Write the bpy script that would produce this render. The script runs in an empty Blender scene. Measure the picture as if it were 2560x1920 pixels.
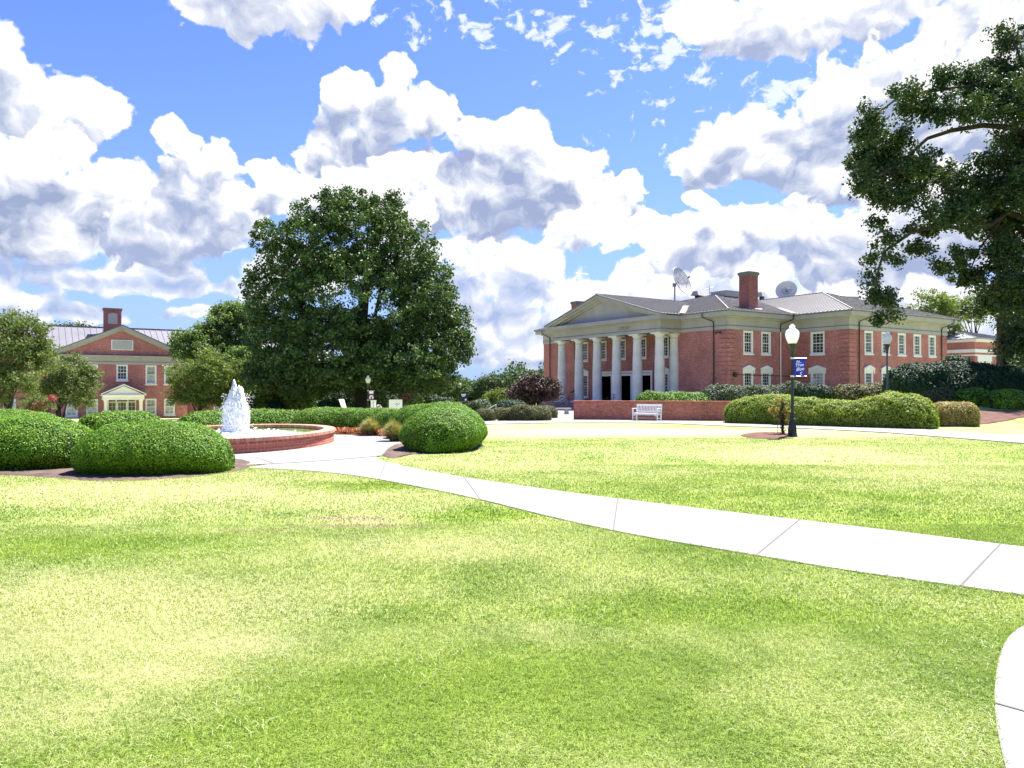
import bpy, math, random
import numpy as np
from mathutils import Vector, Matrix

sc = bpy.context.scene
C = sc.collection
FPX = 1870.0          # focal length of the photograph in its own pixels
HOR = 970.0           # horizon row
CAMZ = 1.65
R = math.radians

# ------------------------------------------------------------ camera, sky, sun, exposure
cam_d = bpy.data.cameras.new('camera'); cam = bpy.data.objects.new('camera', cam_d); C.objects.link(cam)
cam_d.sensor_width = 36.0; cam_d.lens = 36.0 * FPX / 2560.0
cam_d.clip_start = 0.05; cam_d.clip_end = 3000
cam.location = (0, 0, CAMZ)
cam.rotation_euler = (R(90) + math.atan((HOR - 960) / FPX), 0, 0)
sc.camera = cam

SUN_AZ, SUN_EL = 38.0, 62.0     # sun ahead of the camera and to the right (degrees from +Y towards +X)
sd = bpy.data.lights.new('sun', 'SUN'); sd.energy = 4.6; sd.angle = R(0.8); sd.color = (1.0, 0.97, 0.92)
sun = bpy.data.objects.new('sun', sd); C.objects.link(sun)
sv = Vector((math.sin(R(SUN_AZ)) * math.cos(R(SUN_EL)), math.cos(R(SUN_AZ)) * math.cos(R(SUN_EL)), math.sin(R(SUN_EL))))
sun.rotation_euler = sv.to_track_quat('Z', 'Y').to_euler()
sun.location = sv * 200

sc.view_settings.view_transform = 'Standard'
sc.view_settings.look = 'None'
sc.view_settings.exposure = 1.8
sc.view_settings.gamma = 1.0
EXPO = 2 ** 1.8
sc.cycles.use_denoising = True
sc.cycles.max_bounces = 6
sc.cycles.diffuse_bounces = 3
sc.cycles.glossy_bounces = 3
sc.cycles.transmission_bounces = 3
sc.cycles.transparent_max_bounces = 6
sc.cycles.caustics_reflective = False
sc.cycles.caustics_refractive = False

class NT:
    """small helper to write node graphs as expressions"""
    def __init__(s, tree):
        s.t = tree; s.n = tree.nodes; s.l = tree.links
    def put(s, sock, v):
        if isinstance(v, bpy.types.NodeSocket): s.l.new(v, sock)
        elif v is not None: sock.default_value = v
    def m(s, op, a, b=None, c=None, clamp=False):
        n = s.n.new('ShaderNodeMath'); n.operation = op; n.use_clamp = clamp
        s.put(n.inputs[0], a); s.put(n.inputs[1], b); s.put(n.inputs[2], c)
        return n.outputs[0]
    def v(s, op, a, b=None, c=None):
        n = s.n.new('ShaderNodeVectorMath'); n.operation = op
        s.put(n.inputs[0], a); s.put(n.inputs[1], b)
        if c is not None: s.put(n.inputs[2], c)
        return n.outputs['Value'] if op in ('LENGTH', 'DOT_PRODUCT') else n.outputs[0]
    def mr(s, val, a, b, c=0.0, d=1.0, smooth=False):
        n = s.n.new('ShaderNodeMapRange'); n.clamp = True
        if smooth: n.interpolation_type = 'SMOOTHSTEP'
        s.put(n.inputs[0], val)
        for i, x in enumerate((a, b, c, d)): n.inputs[1 + i].default_value = x
        return n.outputs[0]
    def mix(s, f, a, b, mode='MIX'):
        n = s.n.new('ShaderNodeMix'); n.data_type = 'RGBA'; n.blend_type = mode
        def c4(x): return x if isinstance(x, bpy.types.NodeSocket) else (tuple(x) + (1.0,) if len(x) == 3 else x)
        s.put(n.inputs[0], f); s.put(n.inputs[6], c4(a)); s.put(n.inputs[7], c4(b))
        return n.outputs[2]
    def noise(s, vec, scale, detail=4.0, rough=0.55, dist=0.0, dim='3D', col=False):
        n = s.n.new('ShaderNodeTexNoise'); n.noise_dimensions = dim
        if vec is not None: s.l.new(vec, n.inputs['Vector'])
        n.inputs['Scale'].default_value = scale; n.inputs['Detail'].default_value = detail
        n.inputs['Roughness'].default_value = rough; n.inputs['Distortion'].default_value = dist
        return n.outputs['Color' if col else 'Fac']
    def vor(s, vec, scale, detail=0.0, rough=0.5, dim='2D', feature='F1'):
        n = s.n.new('ShaderNodeTexVoronoi'); n.voronoi_dimensions = dim; n.feature = feature
        n.normalize = True
        s.l.new(vec, n.inputs['Vector']); n.inputs['Scale'].default_value = scale
        n.inputs['Detail'].default_value = detail; n.inputs['Roughness'].default_value = rough
        return n.outputs['Distance']

world = bpy.data.worlds.new('World'); sc.world = world; world.use_nodes = True
world.cycles.sampling_method = 'MANUAL'; world.cycles.sample_map_resolution = 256
wt = NT(world.node_tree); wt.n.clear()
w_out = wt.n.new('ShaderNodeOutputWorld'); w_bg = wt.n.new('ShaderNodeBackground')
wt.l.new(w_bg.outputs[0], w_out.inputs[0])
sky = wt.n.new('ShaderNodeTexSky'); sky.sky_type = 'NISHITA'; sky.sun_disc = False
sky.sun_elevation = R(SUN_EL); sky.sun_rotation = R(SUN_AZ)
sky.air_density = 1.1; sky.dust_density = 0.6; sky.ozone_density = 2.0
WS = 0.1
w_bg.inputs[1].default_value = WS
tc = wt.n.new('ShaderNodeTexCoord')
sp = wt.n.new('ShaderNodeSeparateXYZ'); wt.l.new(tc.outputs['Generated'], sp.inputs[0])
az = wt.m('ARCTAN2', sp.outputs[0], sp.outputs[1])
hyp = wt.m('SQRT', wt.m('ADD', wt.m('MULTIPLY', sp.outputs[0], sp.outputs[0]), wt.m('MULTIPLY_ADD', sp.outputs[1], sp.outputs[1], 1e-5)))
tel = wt.m('DIVIDE', sp.outputs[2], hyp)
cb = wt.n.new('ShaderNodeCombineXYZ'); wt.l.new(az, cb.inputs[0]); wt.l.new(wt.m('MINIMUM', tel, 3.0), cb.inputs[1])
P0 = cb.outputs[0]
def dirp(px, py, rx=0, ry=0):
    a = math.atan((px - 1280) / FPX)
    ca = math.cos(a)
    return a, (HOR - py) / FPX * ca, rx / FPX * ca * ca, ry / FPX * ca
# slow warp of the whole cloud field, then cauliflower detail
w1 = wt.noise(P0, 6.0, 3.0, 0.6, dim='2D', col=True)
P1 = wt.v('ADD', P0, wt.v('MULTIPLY', wt.v('SUBTRACT', w1, (0.5, 0.5, 0.5)), (0.075, 0.06, 0.0)))
w2 = wt.noise(P0, 40.0, 3.0, 0.6, dim='2D', col=True)
PF = wt.v('ADD', P1, wt.v('MULTIPLY', wt.v('SUBTRACT', w2, (0.5, 0.5, 0.5)), (0.013, 0.011, 0.0)))
UP = wt.v('ADD', P1, (0.012, 0.048, 0.0))
def fine_field(p):
    a = wt.vor(p, 15.0, 2.4, 0.55)
    b = wt.noise(p, 30.0, 4.0, 0.52, dim='2D')
    return wt.m('ADD', wt.m('MULTIPLY', wt.m('SUBTRACT', a, 0.33), 0.75), wt.m('MULTIPLY', wt.m('SUBTRACT', b, 0.5), 0.95))
F0 = fine_field(PF)
F1 = fine_field(wt.v('ADD', PF, (0.0045, 0.012, 0.0)))
relief = wt.m('SUBTRACT', F1, F0)
def field(P, blobs, k=0.22):
    r = None
    for (x, y, rx, ry) in blobs:
        a, e, sx, sy = dirp(x, y, rx, ry)
        n = wt.n.new('ShaderNodeVectorMath'); n.operation = 'MULTIPLY_ADD'
        wt.l.new(P, n.inputs[0]); n.inputs[1].default_value = (1 / sx, 1 / sy, 0)
        n.inputs[2].default_value = (-a / sx, -e / sy, 0)
        d = wt.v('LENGTH', n.outputs[0])
        r = d if r is None else wt.m('SMOOTH_MIN', r, d, k)
    return r
skyc = wt.mix(1.0, sky.outputs[0], (0.30, 0.37, 0.66), 'MULTIPLY')
hz = wt.mr(tel, 0.0, 0.55, 1.0, 0.0)
KW = 1.0 / (WS * EXPO)
hzn = wt.m('MULTIPLY', wt.m('POWER', hz, 2.6), 0.95)
col = wt.mix(hzn, skyc, (0.46 * KW, 0.66 * KW, 1.0 * KW))
def bank(col, blobs, amp=1.15, soft=(1.03, 0.88), lo=0.42, hi=1.0, dark=(0.46, 0.53, 0.74), white=1.18, op=1.0, fine=1.2, bias=0.0):
    dark = (dark[0] * 0.74, dark[1] * 0.80, dark[2] * 0.90)
    E0 = field(P1, blobs); E1 = field(UP, blobs)
    e = wt.m('ADD', E0, wt.m('MULTIPLY', F0, amp))
    mask = wt.m('MULTIPLY', wt.mr(e, soft[0], soft[1], smooth=True), op)
    l = wt.m('ADD', E1, wt.m('MULTIPLY', F1, 0.9))
    lit = wt.mr(l, lo - 0.24, hi + 0.14, 0.0, 1.0)
    lit = wt.m('ADD', lit, wt.m('MULTIPLY_ADD', relief, fine, 0.07 + bias), clamp=True)
    mid = tuple((0.25 * c + 0.75 * w) * KW for c, w in zip(dark, (0.84, 0.88, 0.99)))
    s1 = wt.mix(wt.mr(lit, 0.0, 0.5), tuple(c * KW for c in dark), mid)
    shade = wt.mix(wt.mr(lit, 0.52, 1.0), s1, (white * KW, white * KW, white * 1.02 * KW))
    return wt.mix(mask, col, shade)
# thin scattered cloudlets
cl = wt.noise(wt.v('MULTIPLY', PF, (1.0, 1.35, 1.0)), 27.0, 5.0, 0.6, dim='2D')
reg = field(P0, [(1700, 90, 330, 210), (1960, 230, 250, 110), (1260, 60, 420, 70)], 0.3)
clm = wt.mr(wt.m('SUBTRACT', cl, wt.m('MULTIPLY', reg, 0.20)), 0.42, 0.54, 0, 0.8, smooth=True)
col = wt.mix(clm, col, (1.05 * KW, 1.1 * KW, 1.18 * KW))
# banks of cumulus, far to near
col = bank(col, [(640, -30, 200, 130), (820, -10, 110, 80), (540, 5, 90, 60)], lo=0.25, hi=0.95, dark=(0.66, 0.70, 0.86))
col = bank(col, [(1900, 70, 190, 100), (2170, 10, 260, 90), (2460, 90, 240, 170), (1730, 40, 90, 50)], lo=0.35, hi=1.05, dark=(0.58, 0.63, 0.82))
col = bank(col, [(10, 150, 95, 110), (70, 250, 170, 95), (200, 270, 120, 75), (260, 290, 75, 50)], dark=(0.56, 0.62, 0.80), lo=0.38, hi=1.05)
col = bank(col, [(2090, 240, 130, 110), (2260, 230, 200, 150), (1960, 380, 200, 100), (1780, 400, 90, 75), (2250, 420, 280, 130), (2480, 330, 260, 260), (1860, 330, 90, 70)], lo=0.45, hi=1.08, dark=(0.55, 0.61, 0.80))
col = bank(col, [(200, 690, 150, 40), (320, 670, 70, 55), (410, 715, 80, 35), (60, 760, 120, 40), (600, 720, 110, 30), (240, 600, 110, 35), (480, 610, 170, 40),
                 (80, 560, 260, 90), (150, 790, 200, 34), (500, 800, 120, 24), (20, 690, 80, 40)], dark=(0.60, 0.68, 0.90), soft=(1.12, 0.80), op=0.88, lo=0.3, hi=1.0)
col = bank(col, [(430, 340, 70, 60), (550, 390, 60, 65), (490, 450, 130, 90), (400, 560, 260, 110), (580, 540, 110, 110), (330, 480, 80, 60)], dark=(0.56, 0.62, 0.82), lo=0.4)
col = bank(col, [(60, 440, 130, 110), (140, 370, 75, 70), (280, 470, 90, 75), (40, 540, 230, 110)], dark=(0.50, 0.56, 0.74), lo=0.5)
col = bank(col, [(1380, 870, 240, 70), (1200, 800, 130, 70), (1460, 740, 160, 70), (1640, 690, 110, 60), (1250, 700, 150, 50), (1180, 620, 90, 50), (1320, 640, 80, 50),
                 (1780, 700, 240, 80), (2250, 760, 320, 110), (1000, 650, 120, 60), (760, 680, 160, 60)], dark=(0.60, 0.68, 0.92), lo=0.35, soft=(1.10, 0.84), op=0.93)
col = bank(col, [(1640, 610, 60, 55), (1730, 590, 80, 55), (1850, 560, 130, 45), (1790, 640, 170, 60), (2010, 560, 150, 60), (2140, 630, 220, 100), (1760, 515, 40, 36), (2350, 560, 240, 160)], dark=(0.56, 0.62, 0.82), lo=0.45)
col = bank(col, [(870, 215, 68, 58), (975, 190, 52, 48), (960, 280, 140, 70), (1080, 265, 80, 62), (860, 360, 100, 90), (1180, 320, 80, 60), (1280, 350, 90, 70), (1290, 470, 220, 130),
                 (1400, 410, 80, 62), (1480, 460, 60, 45), (1570, 465, 66, 56), (1040, 480, 200, 120), (790, 410, 62, 50), (1500, 530, 100, 60)], dark=(0.52, 0.58, 0.78), lo=0.55)
col = bank(col, [(700, 450, 72, 52), (760, 500, 110, 70), (900, 500, 170, 90)], dark=(0.53, 0.59, 0.77), lo=0.5)
col = bank(col, [(1470, 545, 100, 48), (1560, 580, 70, 42), (1400, 590, 90, 36), (1010, 400, 80, 26), (1060, 425, 50, 22)], dark=(0.64, 0.70, 0.90), lo=0.3)
wt.l.new(col, w_bg.inputs[0])

# ------------------------------------------------------------ terrain and helpers
def sstep(t):
    t = np.clip(t, 0, 1); return t * t * (3 - 2 * t)
def gz(x, y):
    x = np.asarray(x, float); y = np.asarray(y, float)
    s = 0.0125 + 0.018 * sstep((4 - x) / 15)
    d = np.maximum(y - 22, 0)
    z = -s * d * d / (d + 6)
    rise = sstep((x - 14.5) / 6) * sstep((y - 30) / 8)
    z = z + 0.95 * rise
    z = z + 0.02 * np.sin(x * 0.21 + 1.1) * np.sin(y * 0.17) * np.clip(y / 12, 0, 1) * (1 - sstep((y - 40) / 30))
    return np.where(y > 140, z * 0 + np.maximum(z, -3.2), np.maximum(z, -3.2))
def gzf(x, y): return float(gz(x, y))
def G(px, py, zoff=0.0):
    """the ground point seen at a pixel of the photograph"""
    a = (px - 1280) / FPX; b = (HOR - py) / FPX
    lo = 2.0
    Y = 2.0
    while Y < 300:
        if CAMZ + b * Y <= gzf(a * Y, Y) + zoff: break
        Y += 0.25
    lo, hi = Y - 0.25, Y
    for _ in range(18):
        m = (lo + hi) / 2
        if CAMZ + b * m <= gzf(a * m, m) + zoff: hi = m
        else: lo = m
    return (a * hi, hi)
def at(px, py, Y): return Vector(((px - 1280) / FPX * Y, Y, CAMZ + (HOR - py) / FPX * Y))
def onz(px, Y):
    x = (px - 1280) / FPX * Y
    return Vector((x, Y, gzf(x, Y)))

def tag(o, label=None, cat=None, group=None, kind=None):
    if label: o['label'] = label
    if cat: o['category'] = cat
    if group: o['group'] = group
    if kind: o['kind'] = kind
    return o
def empty(name, loc=(0, 0, 0), rz=0.0, label=None, cat=None, group=None):
    o = bpy.data.objects.new(name, None); o.empty_display_size = 0.3
    o.location = loc; o.rotation_euler = (0, 0, rz); C.objects.link(o)
    return tag(o, label, cat, group)
def obj(name, me, parent=None, loc=(0, 0, 0), rot=(0, 0, 0)):
    o = bpy.data.objects.new(name, me); C.objects.link(o)
    o.location = loc; o.rotation_euler = rot
    if parent: o.parent = parent
    return o
def copy_tree(o, parent=None):
    c = o.copy(); C.objects.link(c)
    if parent: c.parent = parent
    for ch in list(o.children): copy_tree(ch, c)
    return c

class MB:
    def __init__(s): s.v = []; s.f = []; s.sm = []; s.mi = []; s.cur = 0
    def add(s, vs, fs, smooth=False):
        b = len(s.v); s.v += [tuple(p) for p in vs]
        s.f += [tuple(b + i for i in f) for f in fs]; s.sm += [smooth] * len(fs); s.mi += [s.cur] * len(fs)
    def box(s, x0, y0, z0, x1, y1, z1):
        v = [(x, y, z) for z in (z0, z1) for y in (y0, y1) for x in (x0, x1)]
        s.add(v, [(0, 2, 3, 1), (4, 5, 7, 6), (0, 1, 5, 4), (2, 6, 7, 3), (0, 4, 6, 2), (1, 3, 7, 5)])
    def bar(s, a, b, w, h, up=(0, 0, 1)):
        """a box of section w x h running from a to b"""
        a = Vector(a); b = Vector(b); d = (b - a).normalized(); u = Vector(up)
        r = d.cross(u)
        if r.length < 1e-4: r = d.cross(Vector((1, 0, 0)))
        r.normalize(); u = r.cross(d).normalized()
        v = []
        for p in (a, b):
            for i, j in ((-1, -1), (1, -1), (1, 1), (-1, 1)): v.append(p + r * (i * w / 2) + u * (j * h / 2))
        s.add(v, [(0, 3, 2, 1), (4, 5, 6, 7), (0, 1, 5, 4), (1, 2, 6, 5), (2, 3, 7, 6), (3, 0, 4, 7)])
    def tube(s, pts, rad, n=8, caps=True, smooth=True):
        pts = [Vector(p) for p in pts]; rad = rad if isinstance(rad, (list, tuple)) else [rad] * len(pts)
        vs = []; prev = None
        for i, p in enumerate(pts):
            d = (pts[min(i + 1, len(pts) - 1)] - pts[max(i - 1, 0)]).normalized()
            if prev is None:
                r = d.orthogonal().normalized()
            else:
                r = (prev - d * prev.dot(d))
                r = r.normalized() if r.length > 1e-6 else d.orthogonal().normalized()
            prev = r; q = d.cross(r)
            for k in range(n):
                a = 2 * math.pi * k / n; vs.append(p + (r * math.cos(a) + q * math.sin(a)) * rad[i])
        fs = [(i * n + k, i * n + (k + 1) % n, (i + 1) * n + (k + 1) % n, (i + 1) * n + k) for i in range(len(pts) - 1) for k in range(n)]
        s.add(vs, fs, smooth)
        if caps:
            s.add(vs[:n], [tuple(range(n))[::-1]]); s.add(vs[-n:], [tuple(range(n))])
    def lathe(s, prof, c=(0, 0, 0), n=20, smooth=True, sx=1.0, sy=1.0):
        vs = []; c = Vector(c)
        for (r, z) in prof:
            for k in range(n):
                a = 2 * math.pi * k / n; vs.append((c.x + r * sx * math.cos(a), c.y + r * sy * math.sin(a), c.z + z))
        fs = [(i * n + k, i * n + (k + 1) % n, (i + 1) * n + (k + 1) % n, (i + 1) * n + k) for i in range(len(prof) - 1) for k in range(n)]
        s.add(vs, fs, smooth)
    def poly(s, pts): s.add(pts, [tuple(range(len(pts)))])
    def build(s, name, mat, parent=None, loc=(0, 0, 0), rot=(0, 0, 0), me_only=False):
        me = bpy.data.meshes.new(name); me.from_pydata(s.v, [], s.f)
        mats = mat if isinstance(mat, (list, tuple)) else [mat]
        for m in mats: me.materials.append(m)
        nf = len(s.f)
        if nf:
            me.polygons.foreach_set('use_smooth', s.sm); me.polygons.foreach_set('material_index', s.mi)
            me.update()
            co = np.empty(len(s.v) * 3); me.vertices.foreach_get('co', co); co = co.reshape(-1, 3)
            lv = np.empty(len(me.loops), np.int32); me.loops.foreach_get('vertex_index', lv)
            tot = np.empty(nf, np.int32); me.polygons.foreach_get('loop_total', tot)
            nr = np.empty(nf * 3); me.polygons.foreach_get('normal', nr); nr = nr.reshape(-1, 3)
            N = np.repeat(nr, tot, axis=0); P = co[lv]
            flat = np.abs(N[:, 2]) > 0.75
            h = np.maximum(np.hypot(N[:, 0], N[:, 1]), 1e-6)
            u = (-N[:, 1] * P[:, 0] + N[:, 0] * P[:, 1]) / h
            uv = np.where(flat[:, None], P[:, :2], np.stack([u, P[:, 2]], 1))
            l = me.uv_layers.new(name='UVMap'); l.data.foreach_set('uv', uv.ravel())
        if me_only: return me
        return obj(name, me, parent, loc, rot)

def npmesh(name, V, F, mat, smooth=False):
    """mesh from numpy arrays; F is (n, 3) or (n, 4)"""
    me = bpy.data.meshes.new(name); V = np.asarray(V, np.float32); F = np.asarray(F, np.int32)
    me.vertices.add(len(V)); me.vertices.foreach_set('co', V.ravel())
    k = F.shape[1]
    me.loops.add(F.size); me.loops.foreach_set('vertex_index', F.ravel())
    me.polygons.add(len(F)); me.polygons.foreach_set('loop_start', np.arange(0, F.size, k, dtype=np.int32))
    me.polygons.foreach_set('use_smooth', np.full(len(F), smooth))
    me.update(calc_edges=True)
    for m in (mat if isinstance(mat, (list, tuple)) else [mat]): me.materials.append(m)
    return me

def text_mesh(s, size, mat, ext=0.004, shear=0.0, align='CENTER', bold=0.0):
    cu = bpy.data.curves.new('lettering', 'FONT'); cu.body = s; cu.size = size; cu.extrude = ext; cu.shear = shear
    cu.align_x = align; cu.offset = bold
    t = bpy.data.objects.new('lettering', cu); C.objects.link(t)
    dg = bpy.context.evaluated_depsgraph_get(); dg.update()
    me = bpy.data.meshes.new_from_object(t.evaluated_get(dg)); C.objects.unlink(t); bpy.data.objects.remove(t)
    me.materials.clear(); me.materials.append(mat)
    return me

# ------------------------------------------------------------ materials
def material(name, base=(0.5, 0.5, 0.5), rough=0.7, metal=0.0, spec=0.4, fn=None):
    m = bpy.data.materials.new(name); m.use_nodes = True
    t = NT(m.node_tree); b = t.n['Principled BSDF']
    b.inputs['Base Color'].default_value = tuple(base) + (1,); b.inputs['Roughness'].default_value = rough
    b.inputs['Metallic'].default_value = metal; b.inputs['Specular IOR Level'].default_value = spec
    if fn: fn(t, b)
    return m
def pos(t):
    g = t.n.new('ShaderNodeNewGeometry'); return g.outputs['Position']
def ocoord(t):
    g = t.n.new('ShaderNodeTexCoord'); return g.outputs['Object']
def uvc(t):
    g = t.n.new('ShaderNodeTexCoord'); return g.outputs['UV']
def bump(t, b, h, strength=0.4, dist=0.02):
    n = t.n.new('ShaderNodeBump'); n.inputs['Strength'].default_value = strength; n.inputs['Distance'].default_value = dist
    t.l.new(h, n.inputs['Height']); t.l.new(n.outputs[0], b.inputs['Normal'])
def varied(name, base, rough=0.7, amt=0.12, scale=1.2, fine=14.0, metal=0.0, spec=0.4, bmp=0.0, streak=False):
    """painted or mineral surface with soft stains and fine mottling"""
    def fn(t, b):
        p = ocoord(t)
        q = t.v('MULTIPLY', p, (1, 1, 0.25)) if streak else p
        a = t.noise(q, scale, 5, 0.6); f = t.noise(p, fine, 3, 0.6)
        k = t.m('ADD', t.mr(a, 0.3, 0.7, 1 - amt, 1 + amt * 0.5), t.mr(f, 0.3, 0.7, -amt * 0.4, amt * 0.4))
        cc = t.n.new('ShaderNodeCombineXYZ')
        for i in range(3): t.l.new(k, cc.inputs[i])
        t.l.new(t.mix(1.0, base, cc.outputs[0], 'MULTIPLY'), b.inputs['Base Color'])
        if bmp: bump(t, b, f, bmp, 0.01)
    return material(name, base, rough, metal, spec, fn)
def brick_mat(name, c1, c2, mortar, amt=0.22, rw=0.215, rh=0.075):
    def fn(t, b):
        u = uvc(t); br = t.n.new('ShaderNodeTexBrick'); t.l.new(u, br.inputs['Vector'])
        br.inputs['Scale'].default_value = 1.0; br.inputs['Brick Width'].default_value = rw
        br.inputs['Row Height'].default_value = rh; br.inputs['Mortar Size'].default_value = 0.006
        br.inputs['Mortar Smooth'].default_value = 0.3; br.inputs['Bias'].default_value = -0.1
        br.inputs['Color1'].default_value = c1 + (1,); br.inputs['Color2'].default_value = c2 + (1,)
        br.inputs['Mortar'].default_value = mortar + (1,)
        a = t.noise(u, 0.55, 6, 0.62, dim='2D'); f = t.noise(u, 6.0, 4, 0.7, dim='2D')
        g = t.noise(t.v('MULTIPLY', u, (4.0, 12.0, 1)), 1.0, 2, 0.6, dim='2D')
        k = t.m('MULTIPLY', t.m('MULTIPLY', t.mr(a, 0.3, 0.7, 1 - amt, 1 + amt * 0.6), t.mr(f, 0.3, 0.7, 0.84, 1.16)), t.mr(g, 0.3, 0.7, 0.82, 1.2))
        cc = t.n.new('ShaderNodeCombineXYZ')
        for i in range(3): t.l.new(k, cc.inputs[i])
        t.l.new(t.mix(1.0, br.outputs['Color'], cc.outputs[0], 'MULTIPLY'), b.inputs['Base Color'])
        bump(t, b, br.outputs['Fac'], -0.4, 0.01)
    return material(name, c1, 0.85, 0, 0.25, fn)
M = {}
M['brick'] = brick_mat('red_brick', (0.50, 0.16, 0.15), (0.38, 0.115, 0.112), (0.55, 0.40, 0.38))
M['brick_wall'] = brick_mat('garden_wall_brick', (0.49, 0.135, 0.11), (0.37, 0.092, 0.078), (0.50, 0.33, 0.27))
M['brick_basin'] = brick_mat('basin_brick', (0.50, 0.14, 0.085), (0.39, 0.095, 0.06), (0.50, 0.32, 0.25))
M['brick_dark'] = brick_mat('chimney_brick', (0.34, 0.105, 0.092), (0.25, 0.07, 0.066), (0.34, 0.25, 0.23))
M['stone'] = varied('painted_stone', (0.455, 0.42, 0.43), 0.75, 0.16, 0.7, 9, streak=True)
M['stone_dk'] = varied('dark_stone', (0.20, 0.18, 0.165), 0.8, 0.2, 0.8)  # darker stone tone for fillets, portico ceiling, lettering and chimney caps
M['column'] = varied('weathered_column_stucco', (0.83, 0.775, 0.78), 0.8, 0.16, 0.9, 6, bmp=0.15)
M['roof'] = varied('standing_seam_metal', (0.21, 0.195, 0.175), 0.5, 0.10, 0.5, 4, spec=0.5)
M['roof_lav'] = varied('pale_metal_roof', (0.17, 0.16, 0.175), 0.5, 0.12, 0.5, 4)
M['roof_white'] = varied('light_roof_sheet', (0.20, 0.20, 0.21), 0.5, 0.1, 0.6)
M['copper'] = varied('valley_flashing', (0.22, 0.155, 0.12), 0.6, 0.5, 1.6, 3)
M['white'] = varied('white_paint', (0.92, 0.87, 0.88), 0.5, 0.04, 2.0)
M['white2'] = varied('bench_white_paint', (0.82, 0.81, 0.77), 0.45, 0.06, 5.0)
M['pipe'] = material('dark_pipe_paint', (0.035, 0.028, 0.026), 0.5)
M['black'] = varied('black_enamel', (0.016, 0.017, 0.018), 0.35, 0.2, 6, spec=0.5)
M['steel'] = material('galvanised_steel', (0.33, 0.33, 0.35), 0.45, 0.6)
M['grey_sheet'] = varied('grey_sheet_metal', (0.42, 0.39, 0.36), 0.6, 0.1, 1.0)
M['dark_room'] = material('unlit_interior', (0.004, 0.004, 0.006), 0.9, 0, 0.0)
def glass_fn(t, b):
    p = ocoord(t); a = t.noise(t.v('MULTIPLY', p, (0.9, 1, 0.5)), 1.6, 3, 0.6)
    t.l.new(t.mix(t.mr(a, 0.42, 0.62), (0.012, 0.015, 0.02), (0.11, 0.12, 0.12)), b.inputs['Base Color'])
M['glass'] = material('window_glass', (0.02, 0.025, 0.03), 0.06, 0, 0.6, glass_fn)
def blind_fn(t, b):
    p = ocoord(t); s = t.n.new('ShaderNodeSeparateXYZ'); t.l.new(p, s.inputs[0])
    a = t.noise(p, 1.3, 3, 0.6)
    t.l.new(t.mix(t.mr(a, 0.35, 0.6), (0.20, 0.21, 0.21), (0.62, 0.62, 0.58)), b.inputs['Base Color'])
M['blind'] = material('window_with_blind', (0.5, 0.5, 0.48), 0.12, 0, 0.6, blind_fn)

def concrete_fn(t, b):
    p = pos(t); a = t.noise(p, 0.6, 6, 0.6); f = t.noise(p, 60, 3, 0.7); g = t.noise(p, 7, 4, 0.7)
    c = t.mix(t.mr(a, 0.3, 0.7), (0.20, 0.19, 0.182), (0.262, 0.252, 0.243))
    c = t.mix(t.mr(g, 0.35, 0.75, 0, 0.35), c, (0.15, 0.132, 0.115))
    c = t.mix(t.mr(f, 0.35, 0.65, 0, 0.4), c, (0.31, 0.297, 0.285))
    t.l.new(c, b.inputs['Base Color']); bump(t, b, f, 0.25, 0.004)
M['concrete'] = material('broom_concrete', (0.55, 0.52, 0.47), 0.9, 0, 0.2, concrete_fn)
M['joint'] = material('concrete_joint', (0.15, 0.135, 0.12), 0.95, 0, 0.1)

def spot(px, py, rx, ry, amt): g = G(px, py); return (g[0], g[1], rx, ry, amt)
LAWN_SPOTS = [spot(150, 1640, 1.6, 1.1, 0.20), spot(450, 1560, 1.3, 0.8, 0.22), spot(60, 1480, 2.0, 0.8, 0.22), spot(500, 1240, 3.5, 1.3, 0.30), spot(180, 1222, 4.0, 0.9, 0.32), spot(1000, 1370, 1.7, 0.8, 0.24),
              spot(1350, 1580, 0.5, 0.35, 0.20), spot(2000, 1130, 6.0, 2.4, 0.26), spot(2350, 1190, 3.0, 1.2, 0.24), spot(1500, 1080, 9.0, 3.5, 0.36), spot(1300, 1170, 3.0, 0.8, 0.2), spot(700, 1480, 1.6, 0.6, 0.12), spot(380, 1690, 0.45, 0.22, 0.40), spot(560, 1620, 0.6, 0.25, 0.25), spot(250, 1800, 0.8, 0.4, 0.2),
              spot(230, 1370, 2.4, 0.8, -0.30), spot(1000, 1750, 1.5, 0.9, -0.20), spot(1300, 1700, 1.1, 0.6, -0.22), spot(900, 1215, 1.8, 0.9, -0.28), spot(1700, 1530, 1.8, 0.5, -0.24), spot(2250, 1560, 1.3, 0.5, -0.20), spot(1250, 1290, 1.2, 0.5, -0.25), spot(1700, 1850, 1.0, 0.4, -0.16), spot(2200, 1240, 2.5, 0.5, -0.2), spot(620, 1860, 1.2, 0.5, -0.16)]
SOIL_SPOTS = [(G(900, 1315)[0], G(900, 1315)[1], 0.85, 0.10), (G(640, 1330)[0], G(640, 1330)[1], 0.7, 0.05), (G(880, 1297)[0], G(880, 1297)[1], 0.7, 0.14)]
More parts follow.
